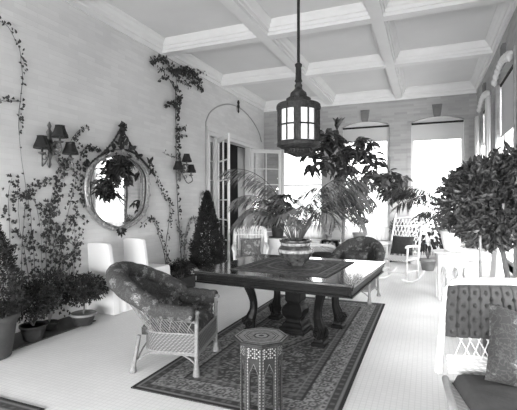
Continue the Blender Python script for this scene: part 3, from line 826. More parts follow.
# ---------------------------------------------------------------- sconces
def sconce(name, label):
    t = thing(name, label, 'wall light', group='three-light sconces on the left wall')
    b = MB().lathe([(.01,-.26),(.03,-.22),(.02,-.17),(.045,-.10),(.03,-.03),(.055,.04),(.03,.12),(.045,.18),(.015,.22),(.03,.26),(.008,.31)], (.04,0,0), 12, sx=.6)
    for a in range(0, 360, 40): b.leaf((.05,0,.02*math.sin(a)), (.3, math.cos(R(a)), math.sin(R(a))), .12, .05, up=Vector((1,0,0)), bend=-.3)
    b.build('backplate', brass, t, smooth=True)
    for dy, dx, dz in ((-.17,.12,-.01),(.05,.16,.15),(.22,.15,-.04)):
        b = MB(); e = Vector((dx, dy, dz-.09))
        path = smoothpath([(.05,dy*.1,-.04),(.08,dy*.4,-.16+dz*.6),(dx*.7,dy*.8,-.24+dz),(dx+.02,dy*1.08,-.19+dz),e], 5)
        b.tube(path, .009, 6)
        c = Vector((dx*.6,dy*.55,-.13+dz)); sp = [c+Vector((0,math.cos(a_)*.045*(1-a_/12),math.sin(a_)*.045*(1-a_/12))) for a_ in [i*.45 for i in range(16)]]; b.tube(sp, .006, 5)
        b.lathe([(.006,-.02),(.04,-.005),(.045,.01),(.012,.015),(.014,.08),(.004,.085)], e, 10)
        o = b.build('candle_arm', brass, t, smooth=True)
        b = MB(); prof = [(.098,0),(.092,.035),(.070,.085),(.054,.14),(.058,.15)]
        b.grid(lambda i, j: (lambda r_, z: Vector((e.x+r_*math.cos(2*PI*i), e.y+r_*math.sin(2*PI*i), e.z+.055+z)))(*prof[min(4, round(j*4))]), 16, 4)
        b.build('lamp_shade', black_cloth, o, smooth=True, solid=.002)
        b = MB().lathe([(.006,0),(.014,.015),(.01,.035),(.002,.05)], (e.x,e.y,e.z+.08), 8); b.build('bulb', paint, o, smooth=True)
        b = MB()
        for k in range(8): b.tube([(e.x,e.y,e.z+.06),(e.x+.08*math.cos(k*PI/4),e.y+.08*math.sin(k*PI/4),e.z+.058)], .002, 3)
        b.build('shade_holder', brass, o)
    return t
s1 = sconce('wall_sconce', 'three-light sconce with black shades on the left wall, left of the mirror')
q = on_left(47, 147, XL); s1.location = (XL, q.y, q.z)
q = on_left(178, 168, XL); dup(s1, (XL, q.y, q.z), 0, 'three-light sconce with black shades on the left wall between mirror and doorway')

# ---------------------------------------------------------------- vines on the left wall
def vine(name, label, paths, leaf_fn, m, group='climbing vines on the left wall', r=.006):
    t = thing(name, label, 'vine', group=group); first = None
    st, lf = MB(), MB()
    q0 = on_left(*paths[0][0][-1]); base = Vector((XL, q0.y, max(0, q0.z))); t.location = base
    for px, dens, size, spread in paths:
        w = [on_left(u, v_, -4.335)-base for u, v_ in px]; sp = smoothpath(w, 5)
        sp = [p+Vector((0, noise.noise(p*7)*.02, 0)) for p in sp]
        st.tube(sp, [r*(.4+.6*i/len(sp)) for i in range(len(sp))], 4)
        L = sum((sp[i+1]-sp[i]).length for i in range(len(sp)-1)); n = int(L*dens)
        for _ in range(n):
            k = random.randrange(len(sp)-1); p = sp[k].lerp(sp[k+1], random.random())+Vector((rnd(.0,.05), rnd(-spread,spread), rnd(-spread,spread)))
            leaf_fn(lf, p, size*rnd(.7,1.25))
    st.build('vine_stem', bark, t); lf.build('foliage', m, t); return t
def ivy(lf, p, s):
    s *= .78
    a = rnd(0, 2*PI); d = Vector((rnd(.1,.5), math.cos(a), math.sin(a)))
    for da in (-.9, 0, .9): lf.leaf(p, Vector((d.x, math.cos(a+da), math.sin(a+da))), s*(1 if da == 0 else .75), s*.5, up=Vector((1,0,.2)), bend=.2)
def small(lf, p, s):
    a = rnd(0, 2*PI); lf.leaf(p, Vector((rnd(.1,.8), math.cos(a), math.sin(a)-.3)), s, s*.6, up=Vector((1,0,0)))
vine('trailing_vine', 'thin trailing vine running up the wall at the far left edge', [([(-3,20),(6,25),(14,37),(20,50),(22,64),(22,80),(20,100),(19,118),(19,135)], 42, .042, .02), ([(19,135),(22,160),(26,190),(25,210),(22,240),(21,290)], 5, .04, .02), ([(-4,99),(4,101),(10,101),(18,101)], 40, .05, .03)], small, leaf_v)
vine('climbing_vine', 'leafy vine on the wall left of the first sconce, rising from low bushes', [
    ([(48,182),(37,184),(28,194),(33,240),(38,318)], 40, .05, .06), ([(12,178),(8,192),(10,232),(14,300)], 34, .055, .10), ([(18,185),(20,230),(28,270),(30,310)], 26, .05, .1),
    ([(28,194),(20,196),(10,200)], 50, .05, .05), ([(40,225),(36,205),(30,196)], 40, .045, .06)], ivy, leaf_v)
vine('climbing_vine', 'leafy vine on the wall spreading between the first sconce and the mirror', [
    ([(64,160),(60,172),(54,192),(49,217),(46,250),(46,318)], 62, .055, .09), ([(84,148),(79,160),(76,180),(70,205),(64,232),(60,262),(56,310)], 60, .055, .10),
    ([(98,150),(92,148),(84,150),(80,160)], 70, .05, .04), ([(72,215),(78,215),(84,220)], 40, .055, .05), ([(36,204),(44,206),(52,208)], 60, .055, .05),
    ([(76,250),(72,262),(66,285),(62,312)], 60, .055, .10), ([(88,128),(78,131),(72,140),(70,152),(66,170)], 60, .045, .03), ([(82,165),(80,180),(81,198),(84,208)], 70, .05, .03),
    ([(52,192),(50,225),(56,250),(50,300)], 50, .055, .12), ([(80,240),(74,245),(66,240)], 50, .05, .04)], ivy, leaf_v)
vine('climbing_vine', 'fine twiggy climber low on the wall above the small potted shrubs', [(([(30+i*6+rnd(-3,3), 205+rnd(0,30)), (28+i*6+rnd(-6,6), 250), (34+i*4.5, 305)]), 22, .045, .07) for i in range(9)], ivy, leaf_v, r=.004)
vine('climbing_vine', 'sparse vine trailing down the wall from the mirror’s right side', [([(147,163),(153,172),(158,185),(165,197),(170,205),(169,222),(166,245),(168,268)], 60, .05, .035), ([(162,152),(170,156),(176,157)], 30, .05, .02)], small, leaf_v)
vine('climbing_vine', 'short curling vine on the wall behind the second sheeted chair', [([(141,226),(147,219),(153,220),(158,232),(162,245),(167,268)], 52, .05, .03)], small, leaf_v)
vine('climbing_vine', 'tall vine with a spreading top reaching the ceiling beside the second sconce', [
    ([(177,70),(176,85),(175,100),(176,130),(176,160),(177,190),(179,225),(182,270)], 26, .06, .03),
    ([(150,63),(155,60),(160,59),(166,63),(172,70),(177,74)], 95, .07, .035), ([(200,83),(196,78),(190,73),(182,70),(176,72)], 120, .07, .05), ([(202,90),(196,86),(188,78),(180,73)], 90, .065, .04),
    ([(157,69),(165,69),(172,72),(176,76)], 90, .06, .03), ([(158,81),(163,77),(169,79),(174,88)], 50, .06, .03), ([(205,72),(198,70),(190,69),(180,71)], 70, .06, .04), ([(189,88),(184,82),(177,80)], 60, .06, .03),
    ([(165,105),(170,103),(175,107)], 120, .07, .03), ([(180,97),(177,100),(175,110)], 120, .07, .03), ([(176,112),(176,150)], 55, .07, .035), ([(186,128),(180,129),(176,130)], 60,.06,.02),
    ([(186,136),(180,136),(176,138)], 60,.06,.02)], small, leaf_v, r=.010)
vine('climbing_vine', 'light spindly vine on the wall left of the cone-shaped evergreen', [([(197,218),(190,220),(186,232),(184,250),(186,272)], 60, .055, .07), ([(176,222),(180,235),(186,250)], 60, .055, .06), ([(208,193),(203,192),(200,197),(199,210),(199,228)], 40, .05, .02)], ivy, leaf_l)

# ---------------------------------------------------------------- sheet-covered chairs
def sheeted(name, label):
    t = thing(name, label, 'chair', group='white sheeted chairs along the left wall')
    # local: back plane at y=0 facing +y, width along x (0 = centre)
    b = MB(); W = .225
    rings = []
    def skirt(z):
        fl = (1-z/.48)*.03 if z < .48 else 0
        return fl
    for z in (0.004,.12,.25,.38,.46):
        f = (1-z/.48)*.03; pts = []
        for k in range(56):
            s = k/56*4; e = int(s); q = s-e
            wob = .008*math.sin(k*1.7)*(1-z/.5)
            x0, x1, y0, y1 = -W-f-wob, W+f+wob, -.03-f*.4, .50+f+wob
            rings_pt = [(x0+(x1-x0)*q, y0), (x1, y0+(y1-y0)*q), (x1-(x1-x0)*q, y1), (x0, y1-(y1-y0)*q)][e]
            pts.append((*rings_pt, z))
        rings.append(pts)
    rings.append([(x*.97, .235+(y-.235)*.97, .495) for x, y, z in rings[-1]])
    o = len(b.v)
    for r_ in rings: b.v += r_
    for i in range(len(rings)-1):
        for k in range(56): b.f.append((o+i*56+k, o+i*56+(k+1)%56, o+(i+1)*56+(k+1)%56, o+(i+1)*56+k))
    b.f.append(tuple(o+(len(rings)-1)*56+k for k in range(56)))
    b.build('seat_cover', sheet, t, smooth=False)
    b = MB()
    poly = [(-.225,.40),(.225,.40),(.205,.70),(.19,.93),(.16,.95),(0,.955),(-.16,.95),(-.19,.93),(-.205,.70)]
    b.prism(poly, lambda a, z, q: (a, q-.06*(z-.4)/.5, z), -.03, .045)
    b.build('back_cover', sheet, t, bevel=.015)
    return t
c1 = sheeted('sheeted_chair', 'chair under a white sheet against the left wall, nearer one below the mirror'); c1.location = (-4.07, 4.34, 0); c1.rotation_euler = (0,0,R(-4))
dup(c1, (-4.07, 5.05, 0), R(-4), 'chair under a white sheet against the left wall, farther one behind the foreground armchair')

# ---------------------------------------------------------------- shrubs on the left
def bush(lf, c, rx, ry, rz, n, L, W, zmin=-1, shell=.45):
    c = Vector(c)
    for _ in range(n):
        d = rdir(zmin); r_ = (shell+(1-shell)*random.random()**.6)
        nn = 1+.22*noise.noise(d*2.3+c)
        p = c+Vector((d.x*rx, d.y*ry, d.z*rz))*r_*nn
        dd = (d+rdir()*.9); lf.leaf(p, dd, L*rnd(.7,1.2), W, up=rdir())
def branches(st, base, c, rx, rz, n, r=.006):
    base = Vector(base); c = Vector(c)
    for _ in range(n):
        d = rdir(-.2); e = c+Vector((d.x*rx, d.y*rx, d.z*rz))*.85
        mid = base.lerp(e, .5)+Vector((rnd(-.03,.03), rnd(-.03,.03), rnd(0,.06)))
        st.tube(smoothpath([base, mid, e], 4), [r*(1-.08*i) for i in range(9)], 5)
# big tub with conical evergreen at the left edge
t = thing('potted_evergreen', 'dense dark evergreen in a big tub, cut off by the left edge of the photo', 'plant', (-3.90,2.67,0), 0)
MB().lathe([(.17,0),(.185,.01),(.225,.30),(.24,.36),(.26,.37),(.265,.42),(.24,.425),(.23,.39)], n=28).build('tub', tub_m, t, smooth=True)
MB().lathe([(.225,0),(.225,.01)], (0,0,.375), 20).build('soil', soil, t)
MB().tube([(0,0,.36),(.01,0,.9)], .025, 7).build('trunk', bark, t)
def cone_foliage(z0, z1, r0, n, L, W, c=(0,0)):
    lf = MB()
    for _ in range(n):
        f = random.random()**1.35; z = z0+(z1-z0)*f; a = rnd(0, 2*PI)
        rr_ = r0*(1-f)**.8*(1.0 if f > .12 else .75+f*2)*(1+.45*noise.noise(Vector((math.cos(a)*3, math.sin(a)*3, z*7))))*(.55+.45*random.random()**.5)
        p = Vector((c[0]+rr_*math.cos(a), c[1]+rr_*math.sin(a), z))
        lf.leaf(p, Vector((math.cos(a)*.8, math.sin(a)*.8, rnd(.2,1.2)))+rdir()*.5, L*rnd(.7,1.2), W, up=rdir())
    return lf
cone_foliage(.42, 1.40, .34, 7000, .035, .014).build('foliage', leaf_d, t)
# low bowl shrub
t = thing('potted_shrub', 'small bushy shrub in a low dark bowl next to the big tub', 'plant', (-3.93,3.17,0.014), 0)
MB().lathe([(.08,0),(.09,.005),(.12,.10),(.125,.14),(.14,.145),(.14,.165),(.125,.165),(.12,.15)], n=24).build('bowl', dark_pot, t, smooth=True)
MB().lathe([(.12,0),(.12,.01)], (0,0,.14), 18).build('soil', soil, t)
st, lf = MB(), MB(); branches(st, (0,0,.14), (0,0,.40), .22, .2, 12); bush(lf, (0,0,.42), .24, .24, .20, 1500, .045, .016, shell=.2)
st.build('branches', bark, t); lf.build('foliage', leaf_d, t)
t = thing('potted_shrub', 'shrub with a clear trunk in a light-rimmed tub near the first sheeted chair', 'plant', (-3.86,3.80,0.014), 0)
MB().lathe([(.09,0),(.10,.005),(.13,.10),(.135,.115),(.12,.12)], n=24).build('pot', dark_pot, t, smooth=True)
MB().lathe([(.125,.11),(.148,.115),(.15,.14),(.14,.145),(.12,.135)], n=24).build('pot_rim', terra, t, smooth=True)
MB().lathe([(.12,0),(.12,.01)], (0,0,.115), 18).build('soil', soil, t)
st, lf = MB(), MB(); st.tube([(0,0,.11),(.01,0,.2),(0,.01,.26)], [.014,.011,.01], 6); branches(st, (0,.01,.24), (0,0,.44), .24, .14, 12)
bush(lf, (0,0,.43), .28, .28, .17, 2000, .045, .017, shell=.2)
st.build('branches', bark, t); lf.build('foliage', leaf_d, t)
t = thing('spindly_shrub', 'low spindly bare-stemmed shrub between the two small pots by the wall', 'plant', (-4.08,3.50,0.014), 0)
MB().lathe([(.07,0),(.08,.005),(.10,.07),(.10,.09),(.09,.085)], n=16).build('pot', dark_pot, t, smooth=True)
st, lf = MB(), MB()
for k in range(26):
    a = rnd(0,2*PI); L = rnd(.25,.5); e = Vector((math.cos(a)*rnd(.08,.24), math.sin(a)*rnd(.05,.22), .1+L)); st.tube(smoothpath([(0,0,.08), (e.x*.35,e.y*.35,.08+L*.5), e], 4), .004, 4)
bush(lf, (0,0,.52), .24, .26, .16, 900, .045, .02, shell=.2)
st.build('branches', mat('pale_stem', .3, .7), t); lf.build('foliage', leaf_m, t)
tag(MB().box((0,0,.0065),(.46,1.75,.013)).build('dark_floor_strip', mat('dark_strip', .04, .6)), 'flat dark strip on the floor under the left potted shrubs', 'mat', loc=(-4.085,3.12,0))  # thin, evenly dark strip on the floor beneath the potted shrubs
# conical evergreen by the door + low fern box
t = thing('cone_evergreen', 'tall cone-shaped evergreen standing left of the French doors', 'plant', (-3.82,6.76,0), 0)
MB().lathe([(.12,0),(.13,.01),(.17,.24),(.185,.25),(.185,.29),(.17,.29)], n=22).build('pot', dark_pot, t, smooth=True)
MB().tube([(0,0,.25),(0,0,1.2)], .02, 6).build('trunk', bark, t)
cone_foliage(.30, 1.68, .35, 9500, .05, .02).build('foliage', leaf_d, t)
t = thing('fern_planter', 'low box of dark ferns between the sheeted chairs and the cone evergreen', 'plant', (-3.94,6.02,0), 0)
MB().box((0,0,.11),(.30,.55,.22)).build('planter_box', dark_pot, t, bevel=.01)
lf = MB(); st = MB()
for _ in range(46): frond(st, lf, (rnd(0,.1), rnd(-.16,.16), .2), rnd(0,2*PI), rnd(.9,1.4), rnd(.24,.34), 1.6, n=12, ll=.07, lw=.018, hang=.3)
bush(lf, (.03,0,.36), .16, .25, .15, 900, .05, .02, shell=.2)
st.build('frond_stem', stem_m, t); lf.build('foliage', leaf_d, t)

# ---------------------------------------------------------------- back-left: white wicker chair, octagonal table with plant
def white_chair(name, label):
    t = thing(name, label, 'chair')
    W = .30
    b = MB()
    out = smoothpath([(-W,.22,.42),(-W-.01,.26,.75),(-W+.01,.29,.93),(-W+.09,.30,.98),(0,.30,.985),(W-.09,.30,.98),(W-.01,.29,.93),(W+.01,.26,.75),(W,.22,.42)], 5)
    b.tube(out, .040, 8)
    b.tube([(-W+.02,.27,.84),(W-.02,.27,.84)], .014, 6); b.tube([(-W+.02,.24,.55),(W-.02,.24,.55)], .012, 6)
    b.build('back_frame', wwick_p, t, smooth=True)
    b = MB()
    for k in range(9):
        x = -W+.06+k*(2*W-.12)/8; b.tube([(x,.225,.45),(x,.265,.84),(x,.29,.97)], .013, 5)
    b.build('back_slats', wwick_p, t)
    b = MB(); b.box((0,-.02,.40),(2*W,.54,.06)); b.box((0,-.28,.33),(2*W,.02,.12)); b.build('seat', wwick, t, bevel=.01)
    for s_ in (-1,1):
        b = MB(); b.tube(smoothpath([(s_*W,.26,.68),(s_*(W+.03),.0,.66),(s_*(W+.03),-.26,.62),(s_*(W+.01),-.29,.56),(s_*W,-.27,.4)], 4), .024, 7)
        for k in range(6): b.tube([(s_*W,.18-.08*k,.42),(s_*(W+.025),.18-.08*k,.65)], .007, 4)
        b.build('armrest', wwick_p, t)
    for sx in (-1,1):
        for sy in (-1,1):
            MB().tube([(sx*.28,sy*.25,.38),(sx*.29,sy*.26,.05),(sx*.295,sy*.27,0)], [.022,.02,.028], 7).build('leg', wwick_p, t, smooth=True)
    return t
wc = white_chair('white_wicker_chair', 'white wicker chair at the left end of the library table, before the French doors'); wc.location = (-3.19,7.34,0); wc.rotation_euler = (0,0,R(24))
p_ = pillow_mesh(.42,.38,.12).build('cushion', floral3, smooth=True)
tag(p_, 'pale floral cushion on the white wicker chair', 'pillow'); p_.location = (-3.225,7.44,.60); p_.rotation_euler = (R(-12),0,R(24))

def moorish(name, label):
    t = thing(name, label, 'side table', group='white Moorish octagonal tables')
    h = .74
    MB().lathe([(.27,0),(.30,.008),(.30,.026),(.29,.03)], (0,0,h-.03), 8, rot=PI/8).build('tabletop', paint, t)
    Rb = .225; ap = Rb*math.cos(PI/8); hw = Rb*math.sin(PI/8)
    b = MB()
    for k in range(8):
        a = k*PI/4; nx, ny = math.cos(a), math.sin(a); tx, ty = -ny, nx
        fn = lambda x, z, q: (nx*(ap+q)+tx*x, ny*(ap+q)+ty*x, z)
        w = hw*.62
        for s_ in (-1,1): b.prism([(s_*hw,0),(s_*w,0),(s_*w,.36),(s_*hw,.36)], fn, -.014, 0)
        b.prism([(-hw,.56),(hw,.56),(hw,h-.03),(-hw,h-.03)], fn, -.014, 0)
        n_ = 10
        for q in range(n_):
            f0, f1 = q/n_, (q+1)/n_
            def az(f): 
                x = -1+2*f; return .40+.12*math.sqrt(max(0,1-x*x))
            b.prism([(-w*1.0+2*w*f0,az(f0)),(-w+2*w*f1,az(f1)),(-w+2*w*f1,.56),(-w+2*w*f0,.56)], fn, -.014, 0)
        for s_ in (-1,1): b.prism([(s_*w,.36),(s_*hw,.36),(s_*hw,.56),(s_*w,.56)], fn, -.014, 0)
        for s_ in (-1,1): b.prism([(s_*w,.34),(s_*w*.6,.37),(s_*w,.40)], fn, -.014, 0)
    b.build('arched_base', paint, t)
    return t
m1 = moorish('octagonal_table', 'white octagonal table by the open French door, carrying a dark potted plant'); m1.location = (-2.98,8.28,0)
m2p = (.35,7.02)
m2 = dup(m1, (*m2p, 0), R(10), 'white octagonal table on the right side of the room, carrying a fluted white pot')

t = thing('potted_plant', 'leafy plant in a dark pot on the table beside the French door', 'plant', (-2.95,8.26,.742), 0)
MB().lathe([(.12,0),(.19,.005),(.19,.02),(.12,.025)], n=22).build('saucer', dark_pot, t, smooth=True)
MB().lathe([(.11,.02),(.115,.03),(.145,.26),(.155,.27),(.155,.30),(.14,.30)], n=22).build('pot', dark_pot, t, smooth=True)
st, lf = MB(), MB()
for k in range(40):
    a = rnd(0, 2*PI); rr_ = rnd(.05,.5); z = rnd(.4,.98)-rr_*.3; e = Vector((rr_*math.cos(a), rr_*math.sin(a), z))
    st.tube(smoothpath([(0,0,.25),(e.x*.3,e.y*.3,.25+(z-.25)*.7),e], 4), .005, 4)
    for q in range(8): lf.leaf(e, Vector((math.cos(a+q*PI/4), math.sin(a+q*PI/4), rnd(-.7,.1))), rnd(.13,.22), .055, bend=.35)
st.build('stems', stem_m, t); lf.build('foliage', leaf_d, t)

# ---------------------------------------------------------------- ledges, bookcases by the back wall
def radiator(name, label, x0, x1):
    t = thing(name, label, 'radiator cover', ((x0+x1)/2, YB-.19, 0), 0, 'white radiator covers below the back windows')
    w = x1-x0
    b = MB(); b.box((0,0,.435),(w+.04,.36,.03)); b.build('cover_top', paint, t, bevel=.004)
    b = MB(); b.box((-w/2+.02,0,.21),(.04,.32,.42)); b.box((w/2-.02,0,.21),(.04,.32,.42)); b.box((0,.0,.40),(w-.08,.32,.04)); b.box((0,0,.03),(w-.08,.32,.06)); b.build('case', paint, t)
    b = MB()
    for k in range(22): b.box((-w/2+.07+k*(w-.14)/21,-.14,.22),(.018,.015,.32))
    b.build('grille', paint, t)
for k, (a, c) in enumerate(back_ops):
    radiator('radiator_cover', ('low white cover below the back window hidden behind the lantern', 'low white cover below the middle back window', 'low white cover below the right back window')[k], a+.0, c-.0)
def bookcase(label, x, w):
    t = thing('low_bookcase', label, 'bookcase', (x, YB-.17, 0), 0, 'low dark bookcases between the back windows')
    b = MB(); b.box((0,0,.475),(w,.28,.03)); b.box((-w/2+.015,0,.23),(.03,.26,.46)); b.box((w/2-.015,0,.23),(.03,.26,.46)); b.box((0,0,.05),(w-.06,.26,.03)); b.box((0,.12,.25),(w-.06,.015,.38)); b.box((0,0,.26),(w-.06,.24,.02))
    b.build('case', dark_wood, t); return t
bookcase('low dark bookcase between the left and middle back windows', -2.37, .44)
bookcase('low dark bookcase between the middle and right back windows', -.635, .44)
bk = 0
tones = [mat('book_%d' % i, c, .7) for i, c in enumerate((.06,.12,.2,.32,.5))]
lab = {0:'left', 1:'right'}
for ci, cx in enumerate((-2.37, -.635)):
    for row, z0 in enumerate((.0655, .271)):
        x = cx-.17
        for k in range(8):
            w = .030+.008*((k*7+row*3+ci) % 3); h = .14+.018*((k*5+row+ci) % 3)
            o = MB().box((0,0,h/2),(w-.002,.15,h)).build('book', tones[(k*3+row*2+ci) % 5], bevel=.003)
            tag(o, 'book standing on the %s shelf of the low bookcase %s' % (('lower','upper')[row], ('by the rubber tree trunk','behind the rocking chair')[ci]), 'book', 'books in the %s back bookcase, %s shelf' % (lab[ci], ('lower','upper')[row]), loc=(x+w/2, YB-.20, z0)); x += w+.001
def flower_pot(name, label, loc, r, h, mm_, body):
    t = thing(name, label, 'plant', loc)
    MB().lathe([(r*.7,0),(r*.72,.005),(r*.95,h*.78),(r*1.05,h*.80),(r*1.05,h),(r*.93,h)], n=20).build('pot', mm_, t, smooth=True)
    MB().lathe([(r*.9,0),(r*.9,.01)], (0,0,h*.9), 16).build('soil', soil, t)
    body(t, h); return t
def bonsai(t, h):
    st, lf = MB(), MB(); st.tube([(0,0,h*.9),(.04,0,h+.12),(-.02,0,h+.25)], [.02,.014,.01], 6)
    for s_ in (-1,1): st.tube([(0,0,h+.14),(s_*.12,0,h+.28),(s_*.2,0,h+.30)], .007, 5)
    bush(lf, (0,0,h+.30), .24, .18, .09, 700, .05, .022, shell=.1); st.build('trunk', bark, t); lf.build('foliage', leaf_m, t)
q = at_depth(358, 240, 10.35)
flower_pot('potted_plant', 'small flat-topped plant in a round pot before the middle back window', (q.x, YB-.24, .452), .17, .26, terra, bonsai)
def twig(t, h):
    st, lf = MB(), MB(); branches(st, (0,0,h*.9), (0,0,h+.25), .15, .2, 8); bush(lf, (0,0,h+.26), .18,.14,.2, 260, .08, .02, shell=.1); st.build('trunk', stem_m, t); lf.build('foliage', leaf_m, t)
flower_pot('potted_plant', 'little potted plant on the bookcase left of the middle window', (-2.42, YB-.18, .491), .09, .15, terra, twig)
flower_pot('potted_plant', 'small upright plant on the bookcase right of the middle window', (-.68, YB-.18, .491), .08, .12, terra, twig)

# ---------------------------------------------------------------- rubber tree
t = thing('rubber_tree', 'tall big-leaved rubber tree standing before the middle back window', 'tree', (-1.72,9.05,0), 0)
MB().lathe([(.17,0),(.18,.01),(.23,.33),(.25,.34),(.25,.40),(.23,.40)], n=24).build('tub', tub_m, t, smooth=True)
MB().lathe([(.22,0),(.22,.01)], (0,0,.37), 20).build('soil', soil, t)
st, lf = MB(), MB()
o0 = Vector((-1.72,9.05,0))
tr = smoothpath([(0,0,.37),(.02,0,1.1),(-.02,.02,1.7),(.03,0,2.2),(-.02,0,2.6)], 5); st.tube(tr, [.036-.0009*i for i in range(len(tr))], 8)
tips = [(304,150,8.7,14),(313,143,8.9,14),(322,160,8.6,14),(328,138,9.1,13),(330,128,9,13),(318,132,9.2,10),(340,153,8.6,16),(352,146,9.0,16),(362,150,8.7,18),(372,152,8.9,18),(380,158,8.8,12),(350,165,8.5,14),(374,140,9.2,12),(364,138,9.2,10),(345,187,8.4,8),(356,186,8.3,12),(366,183,8.5,12),(384,176,8.6,10),(393,172,9.0,14),(399,180,9.2,14),(405,176,9.3,12),(397,190,9.2,10),(308,165,9.0,8),(334,170,9,12), (392,183,9.0,12),(402,190,9.3,10),(378,168,9,8)]
for u, v_, d, n_ in tips:
    e = at_depth(u, v_, d)-o0; k = min(range(len(tr)), key=lambda i: abs(tr[i].z-(e.z-.35*(Vector((e.x,e.y,0)).length)-.15)))
    s_ = tr[k]; mid = s_.lerp(e, .55)+Vector((0,0,.06)); st.tube(smoothpath([s_, mid, e], 4), [.013-.0011*i for i in range(9)], 5)
    for q in range(int(n_*1.5)):
        a = q*2.4+rnd(-.3,.3); el = rnd(-1.5,.45)
        pp = e-(e-mid).normalized()*rnd(0,.28)+rdir()*.05
        lf.leaf(pp, Vector((math.cos(a), math.sin(a), el)), rnd(.24,.35), rnd(.10,.135), up=(rdir()*.5+Vector((.1,-.3,.9))), bend=.18, fold=.06)
for d_ in ((0,.15,.9),(.2,.2,.9),(-.2,.1,.8),(.35,0,.7)):
    e = at_depth(337,131,9.0)-o0; lf.leaf(e, Vector(d_), .34, .1, bend=.1)
st.build('trunk', bark, t, smooth=True); lf.build('foliage', leaf_g, t, smooth=False)

# low white chair with dark cushion (behind the table)
t = thing('low_wicker_chair', 'low white wicker seat with a dark cushion behind the library table', 'chair', (-1.86,7.75,0), R(20))
b = MB(); b.tube(smoothpath([(-.26,-.2,.50),(-.27,.1,.58),(-.2,.24,.63),(0,.28,.64),(.2,.24,.63),(.27,.1,.58),(.26,-.2,.50)], 5), .03, 8)
b.build('rim', wwick_p, t, smooth=True)
b = MB(); b.grid(lambda i, j: (lambda a, z: Vector((.25*math.cos(a), .05+.22*math.sin(a), z)))(R(-20+220*i), .05+.55*j), 24, 3); b.box((0,-.02,.36),(.48,.42,.04)); b.build('woven_body', wwick, t, solid=.01)
b = MB()
for sx in (-1,1):
    for sy in (-1,1): MB().tube([(sx*.2,sy*.17,.35),(sx*.21,sy*.18,0)], .018, 7).build('leg', wwick_p, t)
MB().lathe([(.18,0),(.21,.02),(.21,.10),(.17,.15),(.05,.16)], (0,-.03,.38), 22).build('seat_cushion', dark_fabric, t, smooth=True)

# ---------------------------------------------------------------- rocking chair
t = thing('rocking_chair', 'white lattice-backed rocking chair before the right back window', 'rocking chair', (-.51,8.18,0), R(-22))
t.scale = (1.08,1.08,1.04)
W = .27; b = MB()
for s_ in (-1,1):
    b2 = MB(); path = [(s_*W, -.42+.90*i/16, .03+.16*((i/16-.48)*2)**2*.75) for i in range(17)]
    b2.tube(path, .018, 7); b2.build('rocker', wwick_p, t, smooth=True)
    MB().tube([(s_*W,-.24,.05),(s_*W,-.24,.42),(s_*(W+.02),-.24,.66)], .018, 7).build('front_leg', wwick_p, t, smooth=True)
    MB().tube([(s_*W,.20,.05),(s_*W,.20,.42),(s_*(W-.01),.32,.80),(s_*(W-.02),.45,1.23)], [.018,.02,.018,.014], 7).build('back_post', wwick_p, t, smooth=True)
    MB().tube(smoothpath([(s_*W,.26,.64),(s_*(W+.03),0,.66),(s_*(W+.03),-.28,.675),(s_*(W+.03),-.33,.65)], 4), .022, 7).build('armrest', wwick_p, t, smooth=True)
    MB().tube([(s_*W,-.24,.22),(s_*W,.20,.20)], .012, 6).build('stretcher', wwick_p, t)
MB().box((0,-.02,.42),(.52,.48,.04)).build('seat', wwick, t, bevel=.01)
def bk_(x, z): return Vector((x, .20+(z-.42)*.31, z))
b = MB(); b.tube([bk_(-W,1.12),bk_(0,1.16),bk_(W,1.12)], .015, 6); b.tube([bk_(-W,.52),bk_(W,.52)], .013, 6); b.tube([bk_(-W,.99),bk_(W,.99)], .010, 6)
MB().tube([(-W,-.24,.2),(W,-.24,.2)], .012, 6).build('stretcher', wwick_p, t)
for k in range(-8, 9):
    for sg in (-1,1):
        x0 = k*.066; x1 = x0+sg*.24
        a, c = [x0,.52], [x1,1.12]
        if min(x0,x1) > W or max(x0,x1) < -W: continue
        def clip(xa, za, xb, zb):
            t0, t1 = 0.0, 1.0
            for lim, s2 in ((W,1),(-W,-1)):
                fa, fb = s2*xa-abs(lim), s2*xb-abs(lim)
                if fa > 0 and fb > 0: return None
                if fa > 0: t0 = max(t0, fa/(fa-fb))
                elif fb > 0: t1 = min(t1, fa/(fa-fb))
            return t0, t1
        r_ = clip(x0,.52,x1,1.12)
        if r_ and r_[1] > r_[0]:
            P = lambda f: bk_(x0+(x1-x0)*f, .52+.60*f)
            b.tube([P(r_[0]), P(r_[1])], .0075, 4)
b.build('lattice_back', wwick_p, t)
p_ = pillow_mesh(.44,.36,.11).build('cushion', dark_fabric, smooth=True)
tag(p_, 'dark square cushion on the rocking chair', 'pillow'); p_.location = (-.44,8.35,.67); p_.rotation_euler = (R(-17),0,R(-22))

# right-back plants
def bigleaf(t, h):
    st, lf = MB(), MB(); branches(st, (0,0,h*.9), (0,0,h+.48), .22, .34, 12)
    for _ in range(150):
        d = rdir(-.6); p = Vector((d.x*.27, d.y*.27, h+.50+d.z*.38))*1.0
        lf.leaf(p, d+Vector((0,0,-.5)), rnd(.13,.2), .07, bend=.3)
    st.build('trunk', stem_m, t); lf.build('foliage', leaf_d, t)
flower_pot('potted_plant', 'dark leafy plant in a clay pot on the floor right of the rocking chair', (.02,9.75,0), .17, .25, terra, bigleaf)
def lowfern(t, h):
    st, lf = MB(), MB()
    for _ in range(22): frond(st, lf, (0,0,h), rnd(0,2*PI), rnd(.6,1.3), rnd(.3,.5), 1.5, n=12, ll=.1, lw=.02, hang=.3)
    st.build('stems', stem_m, t); lf.build('foliage', leaf_m, t)
flower_pot('potted_plant', 'feathery plant in a dark pot under the right back window', (.62,10.2,0), .12, .22, dark_pot, lowfern)
